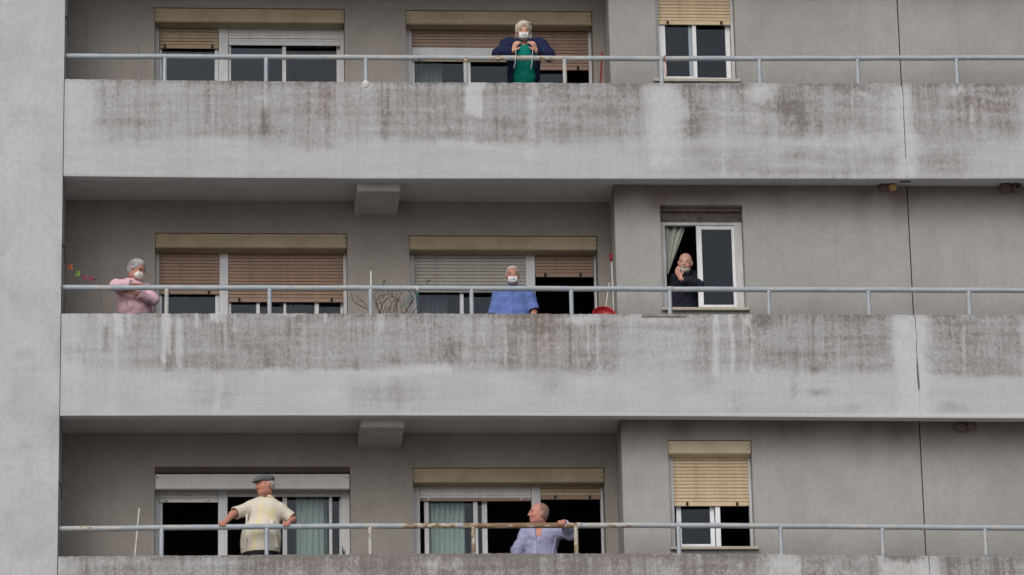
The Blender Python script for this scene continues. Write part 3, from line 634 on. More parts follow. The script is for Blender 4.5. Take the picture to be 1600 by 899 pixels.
def curtain(win, x0, x1, Y, z0, z1, mat, folds=9, amp=.02, shape=None):
    n = folds*8; V = []; F = []; rows = 8; ph = random.random()*6
    for j in range(rows+1):
        t = j/rows
        for i in range(n+1):
            u = i/n
            xa, xb = (x0, x1) if shape is None else shape(t)
            x = xa+(xb-xa)*u
            y = Y+amp*math.sin(u*folds*2*PI+ph+.4*math.sin(u*9))*(1+.2*math.sin(t*3+u*5))
            V.append((x, y, z1+(z0-z1)*t))
    for j in range(rows):
        for i in range(n): a = j*(n+1)+i; F.append((a, a+1, a+n+2, a+n+1))
    me = mesh_from(V, F, 'curtain', True); o = link('curtain', me, mat, win); o.location = (0, 0, 0)
    md = o.modifiers.new('thick', 'SOLIDIFY'); md.thickness = .003; return o
def pane(win, x0, x1, Y, z0, z1):
    return sub(win, 'pane', MB().box(x0, x1, Y, Y+.006, z0, z1), GLASS)
def sash(win, x0, x1, Y, z0, z1, wl, wr, wt=.05, wb=.05, mat=WHITE, d=.035, glass=True):
    """one sliding leaf: two stiles, two rails and its pane"""
    m = MB(); m.box(x0, x0+wl, Y, Y+d, z0, z1).box(x1-wr, x1, Y, Y+d, z0, z1).box(x0+wl, x1-wr, Y+.003, Y+d-.002, z1-wt, z1-.001).box(x0+wl, x1-wr, Y+.003, Y+d-.002, z0+.001, z0+wb)
    sub(win, 'sash', m, mat, bevel=.003)
    if glass: pane(win, x0+wl-.003, x1-wr+.003, Y+d*.5, z0+wb-.003, z1-wt+.003)

def door(k, t, jl, mull, jr, ybox, ylip, boxmat, frame=WHITE):
    """returns win part + world coordinates of the frame members; pixel columns at the frame plane"""
    o = OP[(t, k)]; mid = o['mid']; X = lambda px, py=mid: WX(px, py, YD); Z = lambda py, px=(o['x'][0]+o['x'][1])/2: WZ(px, py, YD)
    z0 = o['Z0']; zt = o['Z1']
    m = MB(); zf = zt-.03
    def post(a, b, y0=YD, g=3):     # ribbed profile
        w_ = (b-a); 
        m.box(a, b, y0+.008, y0+.08, z0, zf)
        for q in range(g):
            m.box(a+w_*(q+.12)/g, a+w_*(q+.88)/g, y0, y0+.009, z0+.001, zf-.001)
    post(o['X0']+.002, X(jl), g=2); post(X(mull[0]), X(mull[1]), g=3); post(X(jr), o['X1']-.002, g=2)
    m.box(X(jl), X(mull[0]), YD+.03, YD+.078, z0+.002, z0+.06).box(X(mull[1]), X(jr), YD+.03, YD+.078, z0+.002, z0+.06)
    win = m.build('balcony_door', frame, B)
    yt = o['yt']; px = (o['x'][0]+o['x'][1])/2
    zb_ = WZ(px, ybox, YB+.006); zl = WZ(px, ylip, YD-.02)
    box_cover(win, o['X0']+.006, o['X1']-.009, YB+.006, YD-.02, zt-.008, zb_, zl, boxmat)
    return win, X, Z, zl

# A storey (top)
win, X, Z, zl = door(0, 'A', 248.5, (342, 356.5), 532, 35.5, 45, BOXC)
shutter(win, X(249), X(341.5), zl+.02, Z(76.5), YD+.012, TAN, (X(257.5), X(331.5)))
shutter(win, X(357), X(532), zl+.02, Z(70.6), YD+.012, WHITE2, pitch=.036)
z0 = floor_z(0)+.08
sash(win, X(249), X(341.5), YD+.04, z0, zl, .03, .045)
sash(win, X(357), X(447), YD+.04, z0, zl, .03, .045); sash(win, X(441), X(532), YD+.078, z0, zl, .045, .045)

win, X, Z, zl = door(0, 'B', 643, (818, 832), 919.5, 39, 48.3, BOXC)
shutter(win, X(643.5), X(817.5), zl+.02, Z(73.6), YD+.012, BROWN, barmat=BROWN)
sub(win, 'shutter_rail', MB().box(X(643.5), X(817), YD+.016, YD+.03, Z(86.5), Z(74)), WHITE, .003)
shutter(win, X(643.5), X(817), Z(86.5), Z(96), YD+.026, BEIGE, (X(655),), barh=.045)
shutter(win, X(832.5), X(919), zl+.02, Z(109), YD+.012, BROWN, (X(902),), tilt=.0)
sash(win, X(643.5), X(735), YD+.04, z0, zl, .03, .045); sash(win, X(729), X(818), YD+.078, z0, zl, .045, .03)
curtain(win, X(652), X(692), YD+.30, z0, zl, CURTB, 5)
pane(win, X(832), X(880), YD+.07, z0, zl)
# B storey (middle)
z0 = floor_z(1)+.08
win, X, Z, zl = door(1, 'A', 248.8, (343, 356.5), 536.5, 387.7, 397, BOXC)
shutter(win, X(249), X(342.5), zl+.02, Z(460), YD+.012, BROWN, (X(263), X(326.5)))
shutter(win, X(357), X(536), zl+.02, Z(472), YD+.012, BROWN, (X(374), X(518)))
sash(win, X(249), X(342.5), YD+.04, z0, zl, .03, .045)
sash(win, X(357), X(406), YD+.04, z0, zl, .03, .04); sash(win, X(400), X(447), YD+.078, z0, zl, .04, .03); sash(win, X(443), X(498), YD+.04, z0, zl, .03, .045); sash(win, X(491), X(536), YD+.078, z0, zl, .045, .03)
curtain(win, X(408), X(487), YD+.28, z0, zl, CURTG, 8); curtain(win, X(500), X(533), YD+.28, z0, zl, CURTG, 4)
win, X, Z, zl = door(1, 'B', 646.6, (821.8, 836), 928.5, 391, 399, BOXC)
shutter(win, X(647), X(821.5), zl+.02, Z(457), YD+.012, GREYSH, pitch=.041)
shutter(win, X(836.5), X(928), zl+.02, Z(432.7), YD+.012, BROWN, (X(852), X(907)))
sash(win, X(647), X(724), YD+.04, z0, zl, .03, .04); sash(win, X(718), X(822), YD+.078, z0, zl, .04, .03)
curtain(win, X(654), X(700), YD+.28, z0, zl, CURTG, 6)
# C storey (bottom)
z0 = floor_z(2)+.08
win, X, Z, zl = door(2, 'A', 248, (341, 355.5), 533, 754.5, 757, BOXW)
o = OP[('A', 2)]
sub(win, 'gap_shade_strip', MB().box(o['X0']+.003, o['X1']-.003, YB+.003, YB+.05, WZ(395, 738.5, YB), o['Z1']-.002), GAPSHADE)  # dark strip in place of the shaded gap above the box
for obx in win.children:
    if obx.name.startswith('shutter_box'):      # the renewed box sits lower, under the dark strip standing in for the gap
        obx.data.transform(Matrix.Translation((0, .008, WZ(395, 739.5, YB)-o['Z1'])) @ Matrix.Identity(4))
shutter(win, X(248.5), X(340.5), zl+.02, Z(785), YD+.012, WHITE2, (X(260), X(325)), stopmat=BOXW)
shutter(win, X(356), X(532.5), zl+.02, Z(776.3), YD+.012, BOXW, (X(370), X(516)), stopmat=BOXW)
sub(win, 'door_stile', MB().box(X(248.2), X(254), YD+.03, YD+.075, z0, zl), WHITE, .003)
sash(win, X(441.5), X(519), YD+.04, z0, zl, .052, .035); sash(win, X(514.5), X(533), YD+.078, z0, zl, .035, .02)
curtain(win, X(463), X(512), YD+.20, z0, zl, CURT, 5, .025)
win, X, Z, zl = door(2, 'B', 656, (831, 845), 938.8, 754.5, 761.5, BOXC)
shutter(win, X(656.5), X(830.5), zl+.02, Z(783), YD+.012, WHITE2, (X(669.5), X(815)), barmat=BROWN, pitch=.036, barh=.036, stopmat=WHITE)
shutter(win, X(845.5), X(938.3), zl+.02, Z(780.7), YD+.012, BEIGE, (X(868), X(922)), barmat=BROWN)
sash(win, X(663), X(746.6), YD+.04, z0, zl-.04, .05, .05); sash(win, X(742), X(761.7), YD+.078, z0, zl-.04, .035, .06)
curtain(win, X(671), X(728), YD+.20, z0, zl-.03, CURT, 7, .03)
sub(win, 'door_handle', MB().box(X(941), X(943.5), YD-.02, YD+.002, WZ(942, 846, YD), WZ(942, 838, YD)), METAL, .002)

# bay windows (kitchen windows on the right)
YF = YW+.12
def bay(k, jl, jr, yframe=None):
    o = OP[('W', k)]; X = lambda px, py=o['mid']: WX(px, py, YF); Z = lambda py, px=(o['x'][0]+o['x'][1])/2: WZ(px, py, YF)
    z0, z1 = o['Z0'], o['Z1']; m = MB()
    zt = z1-.02 if yframe is None else Z(yframe)
    m.box(o['X0']+.002, X(jl), YF, YF+.06, z0, zt).box(X(jr), o['X1']-.002, YF, YF+.06, z0, zt)
    m.box(X(jl), X(jr), YF+.004, YF+.056, z0+.001, z0+.03).box(X(jl), X(jr), YF+.004, YF+.056, zt-.035, zt-.001)
    win = m.build('window', FRAMEW, B, bevel=.002)
    return win, X, Z, z0+.03, zt
def sill(win, xa, xb, ya, yb, py):
    xm = (xa+xb)/2; a = PT(xa, (ya+yb)/2, YW-.05); b = PT(xb, (ya+yb)/2, YW-.05)
    sub(win, 'sill', MB().box(a[0], b[0], YW-.05, YF-.001, WZ(xm, yb, YW-.05), WZ(xm, ya, YW-.05)), SILL, .004)
win, X, Z, z0, zt = bay(0, 1030, 1143)
shutter(win, X(1030.3), X(1142.7), zt, Z(39), YF+.008, BEIGE, (X(1044.5), X(1128.5)))
sash(win, X(1030.5), X(1089), YF+.02, z0, zt-.04, .075, .045, mat=WHITE); sash(win, X(1077.5), X(1142.5), YF+.058, z0, zt-.04, .045, .055)
sill(win, 1022, 1157.5, 122.5, 127.3, 125)
win, X, Z, z0, zt = bay(1, 1040.5, 1149, 347.5)
o = OP[('W', 1)]
sub(win, 'shutter_cavity', MB().box(o['X0']+.003, o['X1']-.003, YF+.03, YF+.12, zt+.001, o['Z1']-.002).box(o['X0']+.003, o['X1']-.003, YF-.03, YF+.029, WZ(1098, 330, YF-.03), o['Z1']-.0025), HOLLOW)  # dark fill standing in for the shade of the open hollow
sash(win, X(1089.5), X(1151), YF+.018, z0, zt-.036, .060, .048, .045, mat=WHITE)

XW = X
def shp(t):
    a = X(1041); b = a+(X(1070)-a)*(1-t)**1.0+(.03)
    return a, b
curtain(win, X(1041), X(1070), YF+.10, Z(425), zt-.03, CURTB, 3, .02, shp)
sill(win, 1034.5, 1171, 480, 484.6, 482)
win, X, Z, z0, zt = bay(2, 1053, 1170)
box_cover(win, o['X0'], o['X0']+.01, 9, 9.1, -40, -40.1, -40.1, BOXC) if False else None
o = OP[('W', 2)]
zb_ = WZ(1111, 709.4, YW+.006); zl = WZ(1111, 716, YF-.01)
box_cover(win, o['X0']+.006, o['X1']-.009, YW+.006, YF-.01, o['Z1']-.008, zb_, zl, mat_worn('pale_cream_box', (.48, .41, .29), (.25, .19, .11), .45, .6, False))
shutter(win, X(1053.3), X(1169.7), zl+.02, Z(791), YF+.008, BEIGE, (X(1073), X(1151)))
sash(win, X(1056.5), X(1116), YF+.058, z0, zl, .055, .05); sub(win, 'sash', MB().box(X(1117), X(1124.5), YF+.02, YF+.055, z0, zl), WHITE, .003)
sill(win, 1048, 1185.6, 853.7, 858.4, 856)

# ------------------------------------------------------------------ railings
RY = .08; RR = .0305
RL = {0: [(103.5, 88), (560, 90), (1020, 92), (1310, 91.3), (1600, 90.3)], 1: [(99, 449.7), (560, 450.2), (1020, 452), (1310, 453), (1600, 454)], 2: [(91, 826.8), (330, 824), (560, 822.2), (1020, 821), (1310, 823), (1600, 825.5)]}
POST = {0: [(257, 124), (415.5, 125), (571.5, 126), (727.5, 127), (882.5, 128), (1034, 128), (1187.5, 129), (1341, 129), (1496, 130)],
        1: [(260, 489), (421, 489), (579, 489), (737, 489), (893, 489), (1047, 490), (1202, 490), (1358, 491), (1515, 491)],
        2: [(252, 868), (416.5, 866), (578.5, 865), (740, 864), (900.5, 864), (1061, 864), (1221, 865), (1380, 868), (1541, 870)]}
RUST_ = 1
RUST = {0: [(440, 545, .42), (545, 760, .38), (760, 900, .58), (900, 1030, .36), (1030, 1080, .3), (1080, 1600, .18)],
        1: [(150, 330, .25), (440, 545, .42), (545, 900, .12), (900, 1600, .22)],
        2: [(92, 190, .42), (190, 330, .3), (560, 625, .4), (625, 720, .78), (720, 905, .92), (905, 1000, .5), (1000, 1600, .25)]}
PR = {0: {3: .55, 4: .5}, 1: {0: .5, 1: .35}, 2: {2: .45, 3: .75, 4: .72, 7: .28, 8: .32}}
def rail_line(k):
    a = np.array([PT(px, py, RY)[[0, 2]] for px, py in RL[k]])
    sl = (a[-1, 1]-a[-2, 1])/(a[-1, 0]-a[-2, 0]); a = np.vstack([a, [XR+1, a[-1, 1]+sl*(XR+1-a[-1, 0])]])
    return lambda x: float(np.interp(x, a[:, 0], a[:, 1]))
RAILZ = {}
for k, lab in ((0, 'pale blue tube railing along the topmost parapet, behind which the woman leans'), (1, 'pale blue tube railing along the middle parapet, with dry twigs caught in it'), (2, 'pale blue tube railing along the lowest parapet, heavily rusted near its middle')):
    rl = rail_line(k); RAILZ[k] = rl
    T = thing('balcony_railing', lab, 'railing', (6.5, RY, -k*H), 'balcony railings')
    xs = np.arange(XC-.01, XR, .05); m = MB(); m.tube([(x, RY, rl(x)+.0012*math.sin(x*6)) for x in xs], RR, 14)
    V = np.array(m.v); px, py = pix(V[:, 0], V[:, 1], V[:, 2]); r = np.full(len(V), .08)
    for a_, b_, v in RUST[k]: r = np.maximum(r, v*smooth(a_-8, a_+8, px)*(1-smooth(b_-8, b_+8, px)))
    cols = np.zeros((len(V), 3)); cols[:, 0] = r
    link('rail', mesh_from(m.v, [f for f in m.f], 'rail', True, cols), RAIL, T)
    for i, (px_, py_) in enumerate(POST[k]):
        q = PT(px_, py_, RY); x = q[0]+.002; zt_ = rl(x)-.012; zb_ = -k*H-.03
        qt = PT(px_-.6, RL[k][1][1]+12, RY); m = MB(); n = 10
        m.tube([(x, RY, zb_+(zt_-zb_)*j/n) for j in range(n+1)], [.0245]*n+[.027], 12)
        rr = PR[k].get(i, .12 if k != 0 else .2)
        cols = np.zeros((len(m.v), 3)); cols[:, 0] = rr
        link('post', mesh_from(m.v, m.f, 'post', True, cols), RAIL, T)
    # sleeve joint on the rail
    for pxj in ({0: (1034,), 1: (1047,), 2: (905,)}[k]):
        x = WX(pxj, RL[k][2][1], RY); m = MB().tube([(x-.03, RY, rl(x)), (x+.03, RY, rl(x))], RR+.003, 14)
        cols = np.zeros((len(m.v), 3)); cols[:, 0] = .4; link('sleeve', mesh_from(m.v, m.f, 'sleeve', True, cols), RAIL, T)

# ------------------------------------------------------------------ people: smooth distance fields meshed with surface nets
class SDF:
    def __init__(s, lo, hi, h):
        s.h = h; s.lo = np.array(lo, float); n = np.ceil((np.array(hi)-s.lo)/h).astype(int)+1; s.n = n
        s.D = np.full(tuple(n), .2, dtype=np.float32)
        s.ax = [s.lo[i]+h*np.arange(n[i]) for i in range(3)]
    def _box(s, a, b, m):
        i0 = np.clip(np.floor((a-m-s.lo)/s.h).astype(int), 0, s.n-1); i1 = np.clip(np.ceil((b+m-s.lo)/s.h).astype(int)+1, 1, s.n)
        sl = tuple(slice(int(p), int(max(q, p+1))) for p, q in zip(i0, i1))
        P = np.stack(np.meshgrid(s.ax[0][sl[0]], s.ax[1][sl[1]], s.ax[2][sl[2]], indexing='ij'), -1)
        return sl, P
    def _apply(s, sl, d, k, op):
        A = s.D[sl]
        if op == '-': d = -d; h = np.clip(k-np.abs(A-d), 0, None)/k; s.D[sl] = np.maximum(A, d)+h*h*k*.25
        else: h = np.clip(k-np.abs(A-d), 0, None)/k; s.D[sl] = np.minimum(A, d)-h*h*k*.25
    def cone(s, a, b, ra, rb, k=.02, op='+', clip=None):
        a = np.array(a, float); b = np.array(b, float); m = max(ra, rb)+k+.01
        sl, P = s._box(np.minimum(a, b), np.maximum(a, b), m); v = b-a; L = v@v+1e-12
        t = np.clip(((P-a)@v)/L, 0, 1); d = np.linalg.norm(P-a-t[..., None]*v, axis=-1)-(ra+(rb-ra)*t)
        if clip is not None: d = np.maximum(d, (P-np.array(clip[0]))@np.array(clip[1]))
        s._apply(sl, d, k, op)
    def ell(s, c, r, R=None, k=.02, op='+', clip=None):
        c = np.array(c, float); r = np.array(r, float); m = r.max()+k+.01; sl, P = s._box(c, c, m); q = P-c
        if R is not None: q = q@R
        k0 = np.linalg.norm(q/r, axis=-1); k1 = np.linalg.norm(q/(r*r), axis=-1)+1e-9; d = k0*(k0-1)/k1
        if clip is not None:
            for c_ in clip: d = np.maximum(d, (P-np.array(c_[0]))@np.array(c_[1]))
        s._apply(sl, d, k, op)
    def noise(s, amp, freq, seed=0, dirs=6, stretch=(1, 1, 1)):
        rs = np.random.RandomState(seed); X, Y, Z = np.meshgrid(*s.ax, indexing='ij'); N = 0
        near = np.abs(s.D) < .04
        x = X[near]*stretch[0]; y = Y[near]*stretch[1]; z = Z[near]*stretch[2]; v = 0
        for i in range(dirs):
            w_ = rs.randn(3); w_ /= np.linalg.norm(w_); f = freq*(1+rs.rand()*1.6)
            ph = f*(w_[0]*x+w_[1]*y+w_[2]*z)+rs.rand()*6+1.6*np.sin(freq*.5*(w_[1]*x+w_[2]*y+w_[0]*z)+rs.rand()*6)
            v = v+(1-np.abs(np.sin(ph))*2)
        s.D[near] += (amp*v/dirs).astype(np.float32)
    def clip_all(s, pt, n):
        X, Y, Z = np.meshgrid(*s.ax, indexing='ij'); s.D = np.maximum(s.D, ((X-pt[0])*n[0]+(Y-pt[1])*n[1]+(Z-pt[2])*n[2]).astype(np.float32))
    def mesh(s):
        D = s.D; D[0] = D[-1] = .1; D[:, 0] = D[:, -1] = .1; D[:, :, 0] = D[:, :, -1] = .1
        sg = D < 0; n = np.array(D.shape)-1
        cs = [sg[i:i+n[0], j:j+n[1], k:k+n[2]] for i in (0, 1) for j in (0, 1) for k in (0, 1)]
        tot = sum(c.astype(np.int8) for c in cs); act = (tot > 0) & (tot < 8)
        idx = -np.ones(tuple(n), dtype=np.int64); ii = np.argwhere(act); idx[act] = np.arange(len(ii))
        acc = np.zeros((len(ii), 3)); cnt = np.zeros(len(ii)); cor = {(a, b, c): D[ii[:, 0]+a, ii[:, 1]+b, ii[:, 2]+c] for a in (0, 1) for b in (0, 1) for c in (0, 1)}
        for ax in range(3):
            for u in (0, 1):
                for v in (0, 1):
                    p = [0, 0, 0]; q = [0, 0, 0]; o = [a for a in range(3) if a != ax]; p[o[0]] = q[o[0]] = u; p[o[1]] = q[o[1]] = v; q[ax] = 1
                    d0 = cor[tuple(p)]; d1 = cor[tuple(q)]; m = (d0 < 0) != (d1 < 0); t = np.where(m, d0/(d0-d1+1e-12), 0)
                    pos = np.tile(np.array(p, float), (len(ii), 1)); pos[:, ax] = t; acc[m] += pos[m]; cnt[m] += 1
        V = s.lo+s.h*(ii+acc/np.maximum(cnt, 1)[:, None]); F = []
        for ax in range(3):
            o = [a for a in range(3) if a != ax]
            A = np.moveaxis(sg, ax, 0); ch = A[:-1] != A[1:]; e = np.argwhere(ch)
            full = np.zeros_like(e); full[:, ax] = e[:, 0]; full[:, o[0]] = e[:, 1]; full[:, o[1]] = e[:, 2]
            ok = (full[:, o[0]] > 0) & (full[:, o[1]] > 0) & (full[:, o[0]] < n[o[0]]) & (full[:, o[1]] < n[o[1]]); full = full[ok]
            ins = sg[full[:, 0], full[:, 1], full[:, 2]]
            def at(a, b):
                g_ = full.copy(); g_[:, o[0]] -= a; g_[:, o[1]] -= b; return idx[g_[:, 0], g_[:, 1], g_[:, 2]]
            q = np.stack([at(1, 1), at(0, 1), at(0, 0), at(1, 0)], -1)
            flip = ins if ax != 1 else ~ins
            q[~flip] = q[~flip][:, ::-1]; F.append(q)
        F = np.concatenate(F); return V, F
def rot(yaw=0, pitch=0, roll=0):
    """head frame: face looks along -y; yaw>0 turns the face to image right, pitch>0 looks down"""
    e = Matrix.Rotation(math.radians(yaw), 3, 'Z') @ Matrix.Rotation(math.radians(pitch), 3, 'X') @ Matrix.Rotation(math.radians(roll), 3, 'Y')
    return np.array(e)
def part(name, sdf, col, mat, parent, paint=()):
    V, F = sdf.mesh(); cols = np.tile(np.array(col, float), (len(V), 1))
    for c, R, r, pc, hard in paint:
        if isinstance(hard, str):      # stitched-on cloth: band along a line, or a patch, seen from the front only
            if hard == 'band':
                p0, p1 = np.array(c)[[0, 2]], np.array(R)[[0, 2]]; vv = p1-p0; tt_ = np.clip((V[:, [0, 2]]-p0)@vv/(vv@vv), 0, 1); dd_ = np.linalg.norm(V[:, [0, 2]]-p0-tt_[:, None]*vv, axis=1)
                wgt = np.clip((r[0]-dd_)/.004+.5, 0, 1)*(V[:, 1] < r[1])
            else: wgt = np.clip((r[0]-np.abs(V[:, 0]-c[0]-r[3]*(V[:, 2]-c[2])))/.004+.5, 0, 1)*np.clip((r[2]-np.abs(V[:, 2]-c[2]-R*(V[:, 0]-c[0])))/.004+.5, 0, 1)*(V[:, 1] < r[1])
            wgt = wgt[:, None]; cols = cols*(1-wgt)+np.array(pc)*wgt; continue
        q = V-np.array(c)
        if R is not None: q = q@R
        d = np.linalg.norm(q/np.array(r), axis=-1); wgt = np.clip((1-d)*hard, 0, 1)[:, None]
        cols = cols*(1-wgt)+np.array(pc)*wgt
    return link(name, mesh_from(V, F, name, True, cols), mat, parent)

def norm(v): v = np.array(v, float); return v/(np.linalg.norm(v)+1e-9)
def hand_open(s, wrist, f, nrm, thumb_side, curl=.5, sz=1.0):
    """palm, four unequal bent fingers and a thumb from the side of the palm. f: wrist->fingers, nrm: out of the back of the hand"""
    f = norm(f); nrm = norm(np.array(nrm)-f*(np.array(nrm)@f)); sd_ = np.cross(f, nrm)*thumb_side
    w_ = np.array(wrist, float); pc = w_+f*.045*sz
    for o_ in (-.026, -.009, .009, .026): s.cone(w_+f*.008*sz+sd_*o_*.6*sz, w_+f*.085*sz+sd_*o_*1.05*sz, .013*sz, .0115*sz, .012)
    for i, (o_, L) in enumerate(((.030, .072), (.010, .080), (-.010, .075), (-.029, .060))):
        p0 = w_+(f*.088+sd_*o_)*sz; d = f.copy(); r0 = .0098*sz
        for j, (fr, bend) in enumerate(((.45, .35), (.32, .6), (.23, .5))):
            an = curl*bend*1.9; d = norm(d*math.cos(an)-nrm*math.sin(an)); p1 = p0+d*L*fr*sz; s.cone(p0, p1, r0, r0*.9, .004); p0 = p1; r0 *= .9
    p0 = w_+(f*.025+sd_*.026)*sz; d = norm(f*.6+sd_*.8-nrm*.2); p1 = p0+d*.038*sz; s.cone(p0, p1, .0135*sz, .011*sz, .008)
    d = norm(f*.9+sd_*.35-nrm*.4); s.cone(p1, p1+d*.030*sz, .011*sz, .009*sz, .004)
def hand_grip(s, x, zr, wrist, thumb=1, ang=0.0):
    """hand laid over the rail from behind: four fingers curl down its front, the thumb goes round behind and below"""
    w_ = np.array(wrist, float); c = np.array([x, RY+.02, zr+.047])
    for o_ in (-.028, -.009, .010, .029):
        s.cone(w_+np.array([o_*.5, 0, 0]), c+np.array([o_, .0, 0]), .015, .0125, .012)
        L = {-.028: .9, -.009: 1.0, .010: .97, .029: .8}[o_] if thumb < 0 else {-.028: .8, -.009: .97, .010: 1.0, .029: .9}[o_]
        pts = [(0, .0, 0), (ang*.3, -.034, -.001), (ang*.6, -.062, -.020*L), (ang, -.060, -.046*L)]
        for q0, q1 in zip(pts[:-1], pts[1:]): s.cone(c+np.array([o_+q0[0], q0[1], q0[2]]), c+np.array([o_*1.05+q1[0], q1[1], q1[2]]), .0102, .0095, .003)
    t0 = c+np.array([.026*thumb, .02, -.004]); t1 = c+np.array([.052*thumb, .012, -.022]); t2 = c+np.array([.058*thumb, -.004, -.050])
    s.cone(t0, t1, .013, .0115, .008); s.cone(t1, t2, .0115, .0095, .004)

def head_prims(s, c, R, sc=1.0, fat=1.0):
    T = lambda *p: np.array(c)+R@(np.array(p)*sc)
    E = lambda p, r, k=.02, op='+': s.ell(T(*p), np.array(r)*sc, R, k, op)
    E((0, .012, .035), (.074, .094, .082)); E((0, -.018, -.030), (.062*fat, .070, .080), .03)
    E((0, -.052, -.088), (.032*fat, .030, .026), .03); E((-.036*fat, -.012, -.070), (.022, .045, .028), .03); E((.036*fat, -.012, -.070), (.022, .045, .028), .03)
    for sx in (-1, 1):
        E((sx*.040, -.062, -.028), (.022, .018, .020), .02)          # cheek
        E((sx*.031, -.084, .022), (.022, .009, .007), .012)          # brow ridge
        E((sx*.031, -.092, .004), (.017, .012, .010), .010, '-')     # socket
        s.ell(T(sx*.031, -.0755, .003), np.array((.0125, .0125, .0125))*sc, R, .003)     # eyeball
        E((sx*.077, .010, -.008), (.007, .019, .031), .006); E((sx*.083, .014, .006), (.006, .016, .017), .005)
    s.cone(T(0, -.084, .012), T(0, -.106, -.024), .0085*sc, .0125*sc, .010); E((-.011, -.096, -.028), (.008, .009, .007), .006); E((.011, -.096, -.028), (.008, .009, .007), .006)
    E((0, -.084, -.054), (.023, .010, .0055), .006); E((0, -.082, -.064), (.020, .011, .0065), .006); E((0, -.094, -.0590), (.026, .006, .0016), .003, '-')
def face_paint(c, R, skin, sc=1.0, brow=(.2, .17, .15), lips=(.30, .10, .085)):
    T = lambda *p: np.array(c)+R@(np.array(p)*sc); o = []
    red = (min(1, skin[0]*1.12), skin[1]*.72, skin[2]*.70)
    for sx in (-1, 1):
        o.append((T(sx*.042, -.07, -.022), R, np.array((.026, .03, .022))*sc, red, 1.0))
        o.append((T(sx*.031, -.088, .004), R, np.array((.0125, .012, .0062))*sc, (.45, .42, .40), 5))
        o.append((T(sx*.031, -.088, .003), R, np.array((.0062, .014, .0062))*sc, (.03, .02, .015), 5))
        o.append((T(sx*.032, -.090, .0235), R, np.array((.021, .015, .0065))*sc, brow, 3))
    o.append((T(0, -.100, -.022), R, np.array((.016, .018, .020))*sc, red, 1.2)); o.append((T(0, -.088, -.059), R, np.array((.024, .014, .010))*sc, lips, 3))
    return o

